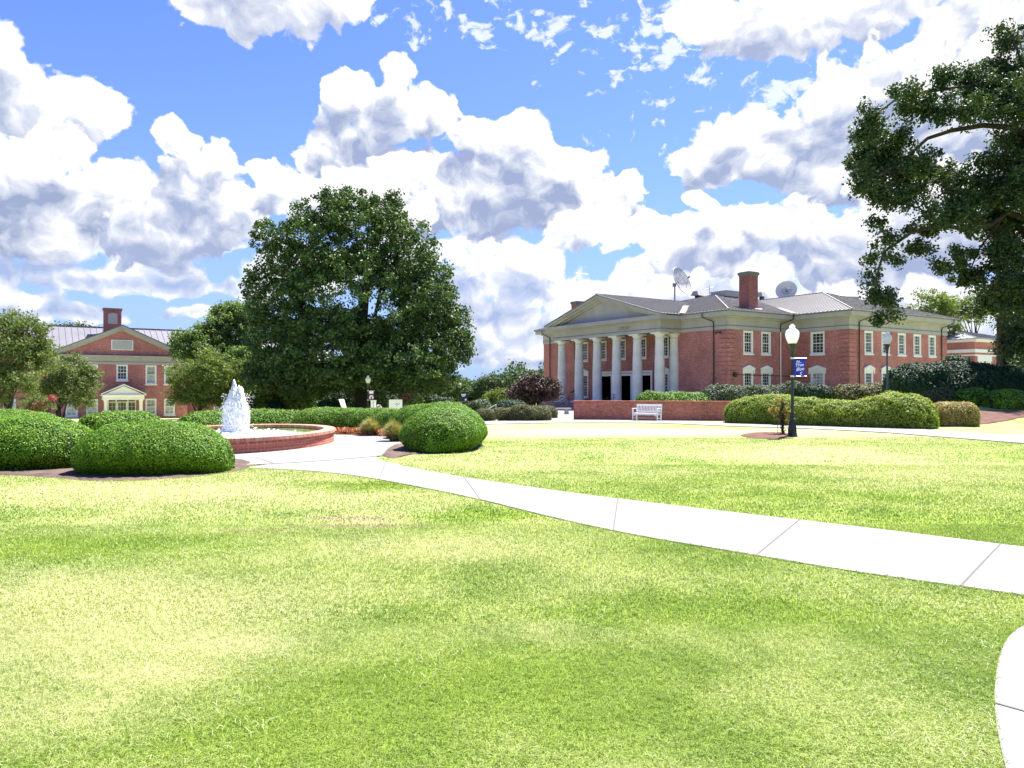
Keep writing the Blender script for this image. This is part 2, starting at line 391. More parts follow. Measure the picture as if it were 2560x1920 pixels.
def grass_colour(t, p, rnd):
    big = t.noise(p, 0.19, 4, 0.55, 0.4); mid = t.noise(p, 0.85, 5, 0.62, 0.3); fin = t.noise(p, 5.0, 4, 0.7)
    s = t.n.new('ShaderNodeSeparateXYZ'); t.l.new(p, s.inputs[0])
    far = t.mr(s.outputs[1], 9.0, 30.0, -0.03, 0.16)
    left = t.mr(s.outputs[0], 1.5, -3.5, -0.05, 0.055)
    d = t.m('ADD', t.m('MULTIPLY_ADD', big, 0.75, t.m('MULTIPLY', mid, 0.65)), t.m('MULTIPLY_ADD', fin, 0.30, t.m('MULTIPLY', rnd, 0.36)))
    d = t.m('ADD', t.m('ADD', d, far), left)
    for (qx, qy, rx, ry, amt) in LAWN_SPOTS:
        n = t.v('LENGTH', t.v('MULTIPLY', t.v('SUBTRACT', p, (qx, qy, 0)), (1 / rx, 1 / ry, 0)))
        n = t.m('ADD', n, t.m('MULTIPLY', t.m('SUBTRACT', mid, 0.5), 1.1))
        d = t.m('ADD', d, t.mr(n, 1.35, 0.1, 0, amt * 0.82, smooth=True))
    dry = t.mr(d, 0.86, 1.36, 0, 0.95)
    hue = t.mr(t.m('ADD', mid, t.m('MULTIPLY', rnd, 0.3)), 0.4, 0.8)
    green = t.mix(hue, (0.145, 0.235, 0.030), (0.265, 0.355, 0.052))
    straw = t.mix(rnd, (0.42, 0.44, 0.18), (0.62, 0.60, 0.36))
    c = t.mix(dry, green, straw)
    for (qx, qy, rx, ry) in SOIL_SPOTS:
        n = t.v('LENGTH', t.v('MULTIPLY', t.v('SUBTRACT', p, (qx, qy, 0)), (1 / rx, 1 / ry, 0)))
        n = t.m('ADD', n, t.m('MULTIPLY', t.m('SUBTRACT', fin, 0.5), 2.0))
        c = t.mix(t.mr(n, 1.1, 0.7, 0, 0.85, smooth=True), c, (0.36, 0.28, 0.19))
    return c
def ground_fn(t, b):
    p = pos(t); r = t.noise(p, 26.0, 3, 0.8)
    c = grass_colour(t, p, r)
    f = t.noise(p, 75.0, 3, 0.7)
    c = t.mix(t.mr(f, 0.35, 0.6, 0.55, 0.0), c, (0.10, 0.105, 0.03))
    t.l.new(c, b.inputs['Base Color']); bump(t, b, r, 0.9, 0.03)
M['lawn'] = material('lawn_ground', (0.2, 0.3, 0.05), 0.95, 0, 0.1, ground_fn)

def leafy(name, fn_col, trans=0.35, rough=0.55, tcol=1.25, tb=0.5):
    m = bpy.data.materials.new(name); m.use_nodes = True
    t = NT(m.node_tree); t.n.clear()
    out = t.n.new('ShaderNodeOutputMaterial'); d = t.n.new('ShaderNodeBsdfPrincipled')
    tr = t.n.new('ShaderNodeBsdfTranslucent'); mx = t.n.new('ShaderNodeMixShader')
    g = t.n.new('ShaderNodeNewGeometry')
    c = fn_col(t, g.outputs['Position'], g.outputs['Random Per Island'])
    d.inputs['Roughness'].default_value = rough; d.inputs['Specular IOR Level'].default_value = 0.3
    t.l.new(c, d.inputs['Base Color'])
    t.l.new(t.mix(1.0, c, (tcol, tcol, tcol * tb), 'MULTIPLY'), tr.inputs['Color'])
    mx.inputs[0].default_value = trans
    t.l.new(d.outputs[0], mx.inputs[1]); t.l.new(tr.outputs[0], mx.inputs[2]); t.l.new(mx.outputs[0], out.inputs[0])
    return m
def leafcol(lo, hi, third=None, share=0.08, scale=0.5):
    def f(t, p, r):
        n = t.noise(p, scale, 3, 0.6)
        c = t.mix(t.mr(t.m('MULTIPLY_ADD', n, 0.6, t.m('MULTIPLY', r, 0.4)), 0.25, 0.75), lo, hi)
        if third: c = t.mix(t.mr(r, 1 - share, 1 - share + 0.02), c, third)
        return c
    return f
M['grass'] = leafy('grass_blade', grass_colour, 0.30, 0.6)
M['hedge'] = leafy('clipped_yew_leaf', leafcol((0.05, 0.145, 0.005), (0.175, 0.33, 0.010), (0.27, 0.41, 0.025), 0.16, 3.2), 0.14)
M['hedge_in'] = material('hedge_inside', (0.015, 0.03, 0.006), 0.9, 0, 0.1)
M['oak'] = leafy('oak_leaf', leafcol((0.033, 0.076, 0.019), (0.088, 0.145, 0.034), (0.15, 0.20, 0.06), 0.14, 0.35), 0.18)
M['oak_near'] = leafy('near_oak_leaf', leafcol((0.028, 0.062, 0.020), (0.070, 0.115, 0.036), (0.14, 0.125, 0.055), 0.10, 0.6), 0.22)
M['myrtle'] = leafy('crape_myrtle_leaf', leafcol((0.075, 0.12, 0.04), (0.16, 0.21, 0.06), (0.19, 0.17, 0.09), 0.12, 0.6), 0.38)
M['yellowgreen'] = leafy('yellow_green_leaf', leafcol((0.10, 0.155, 0.035), (0.20, 0.25, 0.06), None, 0, 0.6), 0.3)
M['midgreen'] = leafy('mid_green_leaf', leafcol((0.08, 0.145, 0.045), (0.16, 0.24, 0.075), (0.22, 0.26, 0.11), 0.14, 0.4), 0.42)
M['distant'] = leafy('far_tree_leaf', leafcol((0.045, 0.085, 0.035), (0.085, 0.13, 0.055), None, 0, 0.25), 0.25)
M['plum'] = leafy('plum_leaf', leafcol((0.030, 0.014, 0.020), (0.095, 0.048, 0.050), (0.10, 0.085, 0.045), 0.15, 0.9), 0.2)
M['holly'] = leafy('holly_leaf', leafcol((0.012, 0.036, 0.014), (0.030, 0.072, 0.028), (0.05, 0.10, 0.04), 0.10, 0.8), 0.12, 0.62)
M['olive'] = leafy('olive_clipped_leaf', leafcol((0.10, 0.10, 0.035), (0.165, 0.155, 0.06), (0.22, 0.20, 0.08), 0.15, 1.5), 0.25)
M['tan'] = leafy('tan_leaf', leafcol((0.24, 0.185, 0.05), (0.42, 0.33, 0.11), (0.55, 0.45, 0.18), 0.2, 2.0), 0.3)
M['mixhedge'] = leafy('mixed_hedge_leaf', leafcol((0.13, 0.21, 0.018), (0.30, 0.40, 0.03), (0.48, 0.48, 0.10), 0.22, 1.1), 0.3)
M['rough_shrub'] = leafy('grey_green_leaf', leafcol((0.045, 0.075, 0.035), (0.11, 0.14, 0.07), (0.22, 0.24, 0.15), 0.12, 1.2), 0.22)
M['redflower'] = leafy('red_blossom', leafcol((0.30, 0.03, 0.05), (0.42, 0.09, 0.11), (0.16, 0.09, 0.07), 0.35, 2), 0.3)
M['bedflower'] = leafy('bedding_flower', leafcol((0.36, 0.055, 0.025), (0.44, 0.13, 0.06), (0.50, 0.40, 0.30), 0.25, 3), 0.3)
M['strawgrass'] = leafy('ornamental_grass', leafcol((0.26, 0.24, 0.09), (0.46, 0.41, 0.20), (0.16, 0.20, 0.06), 0.25, 2), 0.35)
M['bark'] = varied('bark', (0.055, 0.043, 0.036), 0.9, 0.4, 2.5, 18, bmp=0.6)
M['bark_pale'] = varied('pale_bark', (0.30, 0.25, 0.20), 0.9, 0.3, 2.5, 18)
M['mulch'] = varied('pine_straw_mulch', (0.125, 0.055, 0.036), 0.95, 0.5, 3.0, 40, bmp=0.9)
M['mulch_dark'] = varied('bark_mulch', (0.11, 0.072, 0.055), 0.95, 0.5, 3.0, 45, bmp=0.9)

# ------------------------------------------------------------ the setting
def inpoly(x, y, P):
    r = np.zeros(np.shape(x), bool); n = len(P)
    for i in range(n):
        x0, y0 = P[i]; x1, y1 = P[(i + 1) % n]
        c = ((y0 > y) != (y1 > y)) & (x < (x1 - x0) * (y - y0) / ((y1 - y0) if y1 != y0 else 1e-9) + x0)
        r ^= c
    return r
def smoothline(pts, n=8):
    P = [np.array(p, float) for p in pts]; out = []
    for i in range(len(P) - 1):
        a = P[max(i - 1, 0)]; b = P[i]; c = P[i + 1]; d = P[min(i + 2, len(P) - 1)]
        for k in range(n):
            t = k / n
            out.append(0.5 * ((2 * b) + (-a + c) * t + (2 * a - 5 * b + 4 * c - d) * t * t + (-a + 3 * b - 3 * c + d) * t ** 3))
    out.append(P[-1]); return out
def grid_axis(spec):
    a = []
    for lo, hi, st in spec: a += list(np.arange(lo, hi, st))
    a.append(spec[-1][1]); return np.array(a)
gx = grid_axis([(-900, -200, 100), (-200, -60, 20), (-60, 60, 1.0), (60, 200, 20), (200, 900, 100)])
gy = grid_axis([(-60, -4, 8), (-4, 100, 1.0), (100, 200, 10), (200, 1500, 100)])
X, Y = np.meshgrid(gx, gy); Z = gz(X, Y)
V = np.stack([X, Y, Z], -1).reshape(-1, 3)
nx, ny = len(gx), len(gy); I = np.arange(nx * ny).reshape(ny, nx)
F = np.stack([I[:-1, :-1], I[:-1, 1:], I[1:, 1:], I[1:, :-1]], -1).reshape(-1, 4)
lawn = tag(obj('ground', npmesh('ground', V, F, M['lawn'], True)), 'sunlit lawn ground with dry straw patches', 'lawn', kind='structure')

def strip(name, A, B, mat, zoff=0.03, nacross=4, thick=0.12, label=None, cat='path'):
    """paved sheet between two edge lines, draped on the terrain, with a real edge"""
    A = [np.array(p) for p in A]; B = [np.array(p) for p in B]
    mb = MB(); n = min(len(A), len(B)); vs = []
    for i in range(n):
        for k in range(nacross + 1):
            p = A[i] + (B[i] - A[i]) * k / nacross
            vs.append((p[0], p[1], gzf(p[0], p[1]) + zoff))
    m = nacross + 1
    mb.add(vs, [(i * m + k, i * m + k + 1, (i + 1) * m + k + 1, (i + 1) * m + k) for i in range(n - 1) for k in range(nacross)])
    for side in (0, nacross):
        e = [vs[i * m + side] for i in range(n)]; e2 = [(p[0], p[1], p[2] - thick) for p in e]
        mb.add(e + e2, [(i, i + 1, n + i + 1, n + i) for i in range(n - 1)])
    return tag(mb.build(name, mat), label, cat, kind='structure')

# main walk: near edge and far edge
nearP = [(620, 1171), (760, 1177), (900, 1192), (1050, 1219), (1200, 1250), (1400, 1299), (1600, 1341), (1800, 1375), (2100, 1425), (2400, 1468), (2750, 1516), (3300, 1590)]
farP = [(830, 1130), (930, 1134), (948, 1150), (1020, 1168), (1160, 1194), (1400, 1229), (1620, 1257), (1900, 1290), (2200, 1325), (2500, 1362), (2900, 1410), (3500, 1480)]
nearE = smoothline([G(*p) for p in nearP], 6); farE = smoothline([G(*p) for p in farP], 6)
walk = strip('path', nearE, farE, M['concrete'], 0.014, 4, label='pale concrete walk curving from the fountain to the right edge', cat='path')
# joints across the walk
jb = MB()
def joint(a, b, w=0.016, jz=0.018):
    a = np.array(a); b = np.array(b); d = (b - a) / np.linalg.norm(b - a); q = np.array((-d[1], d[0])) * w / 2
    n = 6; vs = []
    for i in range(n + 1):
        p = a + (b - a) * i / n
        for s_ in (-1, 1): vs.append((p[0] + q[0] * s_, p[1] + q[1] * s_, gzf(*p) + jz))
    jb.add(vs, [(2 * i, 2 * i + 1, 2 * i + 3, 2 * i + 2) for i in range(n)])
for i in range(14, len(nearE) - 4, 10): joint(nearE[i], farE[min(i, len(farE) - 1)])
# corner pavement at the lower right
cornP = [(2800, 1505), (2640, 1530), (2560, 1566), (2520, 1596), (2498, 1640), (2487, 1700), (2484, 1760), (2491, 1830), (2510, 1920), (2560, 2070)]
cornE = smoothline([G(*p) for p in cornP], 6)
cornO = [np.array((p[0] + 3.0, p[1] - 0.4)) for p in cornE]
corner = strip('pavement', cornE, cornO, M['concrete'], 0.014, 4, label='curved concrete pavement corner at the lower right', cat='pavement')
joint(G(2486, 1763), G(2700, 1823))
# far walk in front of the brick wall and along the right hedge
fn_ = [(1215, 1062), (1434, 1058), (1640, 1059), (1840, 1067), (2000, 1072), (2200, 1082), (2330, 1092), (2560, 1110), (2900, 1136)]
ff_ = [(1180, 1054), (1434, 1050.5), (1640, 1052.5), (1840, 1057), (2000, 1061), (2200, 1068), (2330, 1076), (2560, 1092), (2900, 1115)]
farwalk = strip('path', smoothline([G(*p) for p in fn_], 6), smoothline([G(*p) for p in ff_], 6), M['concrete'], 0.03, 3, label='narrow far concrete walk below the brick wall and hedges', cat='path')
fwA = smoothline([G(*p) for p in fn_], 3); fwB = smoothline([G(*p) for p in ff_], 3)
# walk going to the library steps, left of the brick wall
wA = [G(1225, 1056), (1.2, 50), (2.2, 62), (2.0, 80), (0.0, 92)]
wB = [G(1434, 1052), (4.2, 50), (6.5, 62), (12.0, 68), (15.0, 66)]
strip('path', smoothline(wA, 5), smoothline(wB, 5), M['concrete'], 0.035, 4, label='concrete walk leading to the library steps', cat='path')

FC = np.array((-8.12, 22.0)); FRX, FRY = 2.78, 4.0
# round plaza about the basin
mb = MB(); n = 72; rings = [1.0, 3.0, 4.6, 5.6, 6.15]; vs = []
for r in rings:
    for k in range(n):
        a = 2 * math.pi * k / n; x = FC[0] + r * math.cos(a); y = FC[1] + (r + (0.55 if r > 2 else 0)) * math.sin(a)
        vs.append((x, y, gzf(x, y) + 0.022))
mb.add(vs, [(j * n + k, j * n + (k + 1) % n, (j + 1) * n + (k + 1) % n, (j + 1) * n + k) for j in range(len(rings) - 1) for k in range(n)])
plaza = tag(mb.build('pavement', M['concrete']), 'round concrete plaza about the fountain basin', 'pavement', kind='structure')
for k in range(10):
    a = 2 * math.pi * (k + 0.3) / 10
    p = FC + np.array((4.3 * math.cos(a), 5.0 * math.sin(a))); q = FC + np.array((6.1 * math.cos(a), 6.6 * math.sin(a)))
    joint(p, q, 0.02, 0.027)
tag(jb.build('path_joints', M['joint']), kind='structure')

def bed(pts, mat, name, label, zoff=0.035, cat='mulch bed', hump=0.05):
    cx = sum(p[0] for p in pts) / len(pts); cy = sum(p[1] for p in pts) / len(pts)
    L = smoothline(list(pts) + [pts[0]], 8)[:-1]; n = len(L); vs = []; rng = random.Random(5)
    for j, s_ in enumerate((1.0, 0.96, 0.8, 0.55, 0.28, 0.0)):
        for p in L:
            x = cx + (p[0] - cx) * s_; y = cy + (p[1] - cy) * s_
            vs.append((x, y, gzf(x, y) + (zoff - 0.03 if j == 0 else zoff + hump * (1 - s_ ** 2)) + (rng.uniform(-0.012, 0.012) if 0 < j < 5 else 0)))
    mb = MB(); mb.add(vs, [(j * n + k, j * n + (k + 1) % n, (j + 1) * n + (k + 1) % n, (j + 1) * n + k) for j in range(5) for k in range(n)], True)
    return tag(mb.build(name, mat), label, cat, kind='structure')
BEDS = []
def gbed(px, mat, name, label, **k):
    pts = [G(*p) for p in px]; BEDS.append([tuple(p) for p in pts]); return bed(pts, mat, name, label, **k)
M['soil'] = varied('dry_sandy_soil', (0.30, 0.235, 0.16), 0.95, 0.5, 3.0, 45, bmp=0.9)
gbed([(1850, 1090), (1880, 1084), (1930, 1082), (1975, 1085), (1978, 1093), (1940, 1097), (1880, 1096)], M['mulch'], 'mulch', 'ring of reddish mulch round the small staked tree', hump=0.06)
gbed([(2420, 1062), (2470, 1060), (2530, 1050), (2562, 1044), (2700, 1036), (2600, 1026), (2450, 1028), (2380, 1035)], M['mulch'], 'mulch', 'bare reddish mulch bed by the tan shrub', hump=0.03)
gbed([(-200, 1190), (0, 1188), (120, 1194), (230, 1203), (350, 1201), (470, 1194), (560, 1182), (620, 1170), (600, 1150), (300, 1150), (0, 1150), (-200, 1160)], M['mulch_dark'], 'mulch', 'dark mulch strip under the near hedges', hump=0.0)
gbed([(952, 1139), (985, 1146), (1040, 1136), (1180, 1126), (1205, 1116), (1150, 1105), (1000, 1110)], M['mulch_dark'], 'mulch', 'dark mulch under the domed hedge right of the fountain', hump=0.0)

def onpave(x, y):
    m = inpoly(x, y, [tuple(p) for p in nearE] + [tuple(p) for p in farE[::-1]])
    m |= inpoly(x, y, [tuple(p) for p in cornE] + [tuple(p) for p in cornO[::-1]])
    m |= inpoly(x, y, [tuple(p) for p in fwA] + [tuple(p) for p in fwB[::-1]])
    m |= ((x - FC[0]) / 6.15) ** 2 + ((y - FC[1]) / 6.7) ** 2 < 1
    for b in BEDS: m |= inpoly(x, y, b)
    return m
# ---- grass blades, denser and finer near the camera
rng = np.random.default_rng(3)
def blades(n, y0, y1, h, w, power=1.0, lean=0.55, clump=None):
    u = rng.random(n); y = y0 + (y1 - y0) * u ** power
    x = (rng.random(n) * 2 - 1) * (y * 0.76 + 0.5)
    k = ~onpave(x, y); x, y = x[k], y[k]
    # drop the blades that stand in the thin patches
    z = gz(x, y); n = len(x)
    hh = h * (0.5 + 0.9 * rng.random(n)); ww = w * (0.7 + 0.6 * rng.random(n))
    a = rng.random(n) * 2 * np.pi; la = rng.random(n) * 2 * np.pi; ln = lean * (0.3 + rng.random(n)) * hh
    dx, dy = np.cos(a) * ww / 2, np.sin(a) * ww / 2; lx, ly = np.cos(la) * ln, np.sin(la) * ln
    b0 = np.stack([x - dx, y - dy, z - 0.004], 1); b1 = np.stack([x + dx, y + dy, z - 0.004], 1)
    m0 = np.stack([x - dx * 0.8 + lx * 0.35, y - dy * 0.8 + ly * 0.35, z + hh * 0.6], 1); m1 = np.stack([x + dx * 0.8 + lx * 0.35, y + dy * 0.8 + ly * 0.35, z + hh * 0.6], 1)
    tp = np.stack([x + lx * 1.1, y + ly * 1.1, z + hh * (1 - 0.25 * lean)], 1)
    V = np.stack([b0, b1, m1, m0, tp], 1).reshape(-1, 3)
    i = np.arange(n)[:, None] * 5
    return V, np.concatenate([i + np.array([[0, 1, 2]]), i + np.array([[0, 2, 3]]), i + np.array([[3, 2, 4]])], 0)
Vs, Fs, base = [], [], 0
for a_ in ((240000, 2.9, 5.2, 0.034, 0.0030, 1.0, 1.5), (230000, 5.2, 9.0, 0.034, 0.0050, 1.0, 1.3), (170000, 9.0, 16.0, 0.034, 0.0095, 0.9, 1.2), (90000, 16.0, 25.0, 0.030, 0.016, 0.8, 1.1)):
    V, F = blades(*a_); Vs.append(V); Fs.append(F + base); base += len(V)
tag(obj('grass', npmesh('grass', np.concatenate(Vs), np.concatenate(Fs), M['grass'])), 'short mown lawn grass, green mottled with straw', 'grass', kind='stuff')

# ------------------------------------------------------------ building kit
def wall_holes(mb, o, u, nrm, L, z0, z1, holes, depth=0.14):
    """vertical brick wall from o along u, with openings (u0, u1, z0, z1) and their reveals"""
    o = Vector(o); u = Vector(u); nrm = Vector(nrm); up = Vector((0, 0, 1))
    us = sorted({0.0, L} | {h[0] for h in holes} | {h[1] for h in holes}); zs = sorted({z0, z1} | {h[2] for h in holes} | {h[3] for h in holes})
    def P(a, z, d=0): return o + u * a + up * (z - o.z) - nrm * d
    for i in range(len(us) - 1):
        for j in range(len(zs) - 1):
            a = (us[i] + us[i + 1]) / 2; z = (zs[j] + zs[j + 1]) / 2
            if any(h[0] < a < h[1] and h[2] < z < h[3] for h in holes): continue
            q = [P(us[i], zs[j]), P(us[i + 1], zs[j]), P(us[i + 1], zs[j + 1]), P(us[i], zs[j + 1])]
            if u.cross(up).dot(nrm) < 0: q = q[::-1]
            mb.poly(q)
    for h in holes:
        c = [(h[0], h[2]), (h[1], h[2]), (h[1], h[3]), (h[0], h[3])]
        for k in range(4):
            a, b = c[k], c[(k + 1) % 4]
            mb.poly([P(*a), P(*b), P(*b, depth), P(*a, depth)])

def window_proto(w, h, rows, cols, crown=None, mat_pane='glass', casing=0.13, half=True):
    """meshes of one sash window in its own space: x to the right, -y outward, z up from the opening's bottom centre"""
    f = MB(); c = casing
    f.box(-w / 2 - 0.02, -0.045, -0.02, -w / 2 + c, 0.10, h + 0.02); f.box(w / 2 - c, -0.045, -0.02, w / 2 + 0.02, 0.10, h + 0.02)
    f.box(-w / 2 + c, -0.04, h - c, w / 2 - c, 0.10, h + 0.017); f.box(-w / 2 + c, -0.04, -0.017, w / 2 - c, 0.10, 0.07)
    iw = w - 2 * c; z0 = 0.07; z1 = h - c; s = MB()
    s.box(-iw / 2, 0.035, z0, -iw / 2 + 0.05, 0.085, z1); s.box(iw / 2 - 0.05, 0.035, z0, iw / 2, 0.085, z1)
    s.box(-iw / 2 + 0.05, 0.035, z0, iw / 2 - 0.05, 0.085, z0 + 0.07); s.box(-iw / 2 + 0.05, 0.035, z1 - 0.05, iw / 2 - 0.05, 0.085, z1)
    zm = (z0 + z1) / 2
    if half: s.box(-iw / 2 + 0.05, 0.03, zm - 0.035, iw / 2 - 0.05, 0.088, zm + 0.035)
    for i in range(1, cols):
        x = -iw / 2 + iw * i / cols; s.box(x - 0.013, 0.05, z0 + 0.07, x + 0.013, 0.08, z1 - 0.05)
    for j in range(1, rows):
        z = z0 + (z1 - z0) * j / rows
        if half and abs(z - zm) < 0.06: continue
        s.box(-iw / 2 + 0.05, 0.047, z - 0.013, iw / 2 - 0.05, 0.083, z + 0.013)
    p = MB(); p.poly([(-iw / 2 + 0.01, 0.07, z0), (iw / 2 - 0.01, 0.07, z0), (iw / 2 - 0.01, 0.07, z1), (-iw / 2 + 0.01, 0.07, z1)])
    k = MB(); k.box(-w / 2 - 0.10, -0.12, -0.10, w / 2 + 0.10, 0.02, -0.022)
    k.box(-w / 2 - 0.06, -0.07, -0.16, w / 2 + 0.06, 0.02, -0.104)
    d = {'window': f.build('window', M['white'], me_only=True), 'sash': s.build('sash', M['white'], me_only=True),
         'pane': p.build('pane', M[mat_pane], me_only=True), 'sill': k.build('sill', M['white'], me_only=True)}
    if crown:
        q = MB(); e = w / 2 + 0.14; z = h + 0.022
        q.box(-e + 0.06, -0.07, z, e - 0.06, 0.05, z + 0.22); q.box(-e - 0.04, -0.17, z + 0.223, e + 0.04, 0.05, z + 0.30)
        for sx in (-1, 1): q.box(sx * (e - 0.02) - 0.07, -0.13, z - 0.22, sx * (e - 0.02) + 0.07, -0.05, z + 0.221)
        for (yy0, e2, zz, hh) in ((-0.16, e + 0.03, z + 0.303, 0.27), (-0.10, e - 0.12, z + 0.303, 0.20)):
            a = [(-e2, yy0, zz), (e2, yy0, zz), (0, yy0, zz + hh)]; b = [(-e2, 0.05, zz), (e2, 0.05, zz), (0, 0.05, zz + hh)]
            q.add(a + b, [(0, 1, 2), (5, 4, 3), (0, 3, 4, 1), (1, 4, 5, 2), (2, 5, 3, 0)])
            if yy0 == -0.16: continue
        d['pediment'] = q.build('pediment', M['white'], me_only=True)
    return d
def put_window(proto, parent, loc, rz, label=None):
    w = obj('window', proto['window'], parent, loc, (0, 0, rz))
    if label: w['label'] = label
    for k in ('sash', 'pane', 'sill', 'pediment'):
        if k in proto: obj(k, proto[k], w)
    return w

def band(mb, pts, z0, z1, off, inset=0.0):
    """horizontal moulding following an open outline, thrown outward (to the right of travel) by off"""
    n = len(pts); P = [Vector((p[0], p[1], 0)) for p in pts]; out = []
    for i in range(n):
        ds = []
        if i > 0: ds.append((P[i] - P[i - 1]).normalized())
        if i < n - 1: ds.append((P[i + 1] - P[i]).normalized())
        ns = [Vector((d.y, -d.x, 0)) for d in ds]
        if len(ns) == 1: v = ns[0]
        else:
            v = ns[0] + ns[1]; v = v / max(v.dot(ns[0]), 0.2)
        out.append((P[i] + v * off, P[i] - v * inset))
    vs = []
    for (a, b) in out: vs += [(a.x, a.y, z0), (a.x, a.y, z1), (b.x, b.y, z0), (b.x, b.y, z1)]
    fs = []
    for i in range(n - 1):
        a = 4 * i; b = 4 * (i + 1)
        fs += [(a, b, b + 1, a + 1), (a + 1, b + 1, b + 3, a + 3), (b, a, a + 2, b + 2)]
    fs += [(0, 1, 3, 2), (4 * n - 4, 4 * n - 2, 4 * n - 1, 4 * n - 3)]
    mb.add(vs, fs)

def hip_roof(mb, x0, y0, x1, y1, z, slope, gap=0.4, th=0.10, ribw=0.05, ribh=0.055, sides='abcd'):
    L = x1 - x0; W = y1 - y0; r = min(L, W) / 2; zt = z + slope * r
    if L >= W: ra, rb = (x0 + r, y0 + r, zt), (x1 - r, y0 + r, zt)
    else: ra, rb = (x0 + r, y0 + r, zt), (x0 + r, y1 - r, zt)
    c = [(x0, y0, z), (x1, y0, z), (x1, y1, z), (x0, y1, z)]
    if abs(L - W) < 0.01: mb.add(c + [ra], [(0, 1, 4), (1, 2, 4), (2, 3, 4), (3, 0, 4)])
    elif L > W: mb.add(c + [ra, rb], [(0, 1, 5, 4), (1, 2, 5), (2, 3, 4, 5), (3, 0, 4)])
    else: mb.add(c + [ra, rb], [(0, 1, 4), (1, 2, 5, 4), (2, 3, 5), (3, 0, 4, 5)])
    d = [(p[0], p[1], z - th) for p in c]
    mb.add(c + d, [(0, 4, 5, 1), (1, 5, 6, 2), (2, 6, 7, 3), (3, 7, 4, 0), (4, 7, 6, 5)])
    edges = {'a': (c[0], c[1], (0, 1)), 'b': (c[1], c[2], (-1, 0)), 'c': (c[2], c[3], (0, -1)), 'd': (c[3], c[0], (1, 0))}
    for k in sides:
        a, b, m = edges[k]; a = Vector(a); b = Vector(b); e = (b - a).length; t = (b - a) / e
        s_ = gap / 2
        while s_ < e:
            run = min(s_, e - s_, r)
            p = a + t * s_; q = p + Vector((m[0] * run, m[1] * run, slope * run))
            mb.bar(p + Vector((0, 0, ribh / 2)), q + Vector((0, 0, ribh / 2)), ribw, ribh); s_ += gap
    # hip and ridge caps
    def cap(p, q): mb.bar(Vector(p) + Vector((0, 0, 0.04)), Vector(q) + Vector((0, 0, 0.03)), 0.10, 0.07)
    if L >= W: cap(c[0], ra); cap(c[3], ra); cap(c[1], rb); cap(c[2], rb)
    else: cap(c[0], ra); cap(c[1], ra); cap(c[2], rb); cap(c[3], rb)
    if abs(L - W) > 0.01: cap(ra, rb)
    return zt

AZB = R(33)
cA, sA = math.cos(AZB), math.sin(AZB)
LO = Vector((19.31, 67.0, 0))      # near corner of the library's front block
def lw(x, y, z=0): return Vector((LO.x + cA * x - sA * y, LO.y + sA * x + cA * y, z))
def ly_at(px, x=0.0):
    """local y on the plane x = const seen at a pixel column"""
    r = (px - 1280) / FPX; a = LO.x + cA * x; b = LO.y + sA * x
    return (a - r * b) / (sA + r * cA)
def lx_at(px, y=0.0):
    r = (px - 1280) / FPX; a = LO.x - sA * y; b = LO.y + cA * y
    return (r * b - a) / (cA - r * sA)
def lz_at(py, x, y):
    return CAMZ + (HOR - py) / FPX * lw(x, y).y

lib = empty('library', (LO.x, LO.y, 0), AZB, 'red brick columned library with grey pediment and metal hip roof', 'building')
ZE = 8.62
FL = 0.15
# openings
W9 = window_proto(1.28, 2.05, 6, 3); W12 = window_proto(1.28, 2.55, 8, 3, crown=True)
W9w = window_proto(1.42, 2.05, 6, 3, mat_pane='glass'); W12w = window_proto(1.42, 2.55, 8, 3, crown=True, mat_pane='blind')
fy = [7.95, 11.1, 14.2, 17.3, 20.45]
D0, D1, DZ = 9.75, 18.75, 3.05
fw = MB()
holes = [(y - 0.64, y + 0.64, 4.72, 6.77) for y in fy] + [(y - 0.64, y + 0.64, 0.62, 3.17) for y in (fy[0], fy[4])] + [(D0, D1, FL, DZ)]
wall_holes(fw, (0, 0, -1.6), (0, 1, 0), (-1, 0, 0), 28.4, -1.6, 6.98, holes)
fw.build('front_wall', M['brick'], lib)
for y in fy: put_window(W9, lib, (0, y, 4.72), R(-90))
for y in (fy[0], fy[4]): put_window(W12, lib, (0, y, 0.62), R(-90))
ux = [2.75, 5.25]
sw = MB(); holes = [(x - 0.64, x + 0.64, 4.83, 6.88) for x in ux] + [(ux[1] - 0.64, ux[1] + 0.64, 0.62, 3.17), (ux[0] - 0.64, ux[0] + 0.64, 0.62, 3.17)]
wall_holes(sw, (0, 0, -1.6), (1, 0, 0), (0, -1, 0), 9.14, -1.6, 6.98, holes); sw.build('side_wall', M['brick'], lib)
for x in ux: put_window(W9, lib, (x, 0, 4.83), 0)
for x in ux: put_window(W12, lib, (x, 0, 0.62), 0)
ew = MB(); ey = -5.94 + 3.18
wall_holes(ew, (9.14, -5.94, -1.6), (0, 1, 0), (-1, 0, 0), 5.94, -1.6, 6.98, [(3.18 - 0.71, 3.18 + 0.71, 4.83, 6.88), (3.18 - 0.71, 3.18 + 0.71, 0.62, 3.17)])
ew.build('wing_front_wall', M['brick'], lib)
put_window(W9w, lib, (9.14, ey, 4.83), R(-90)); put_window(W12w, lib, (9.14, ey, 0.62), R(-90))
wx = [9.14 + k for k in (2.98, 5.71, 8.44, 11.17, 13.9)]
rw_ = MB(); holes = []
for x in wx: holes += [(x - 9.14 - 0.64, x - 9.14 + 0.64, 4.83, 6.88), (x - 9.14 - 0.64, x - 9.14 + 0.64, 0.62, 3.17)]
wall_holes(rw_, (9.14, -5.94, -1.6), (1, 0, 0), (0, -1, 0), 16.7, -1.6, 6.98, holes); rw_.build('wing_side_wall', M['brick'], lib)
for x in wx:
    put_window(W9, lib, (x, -5.94, 4.83), 0); put_window(W12, lib, (x, -5.94, 0.62), 0)
bw = MB()
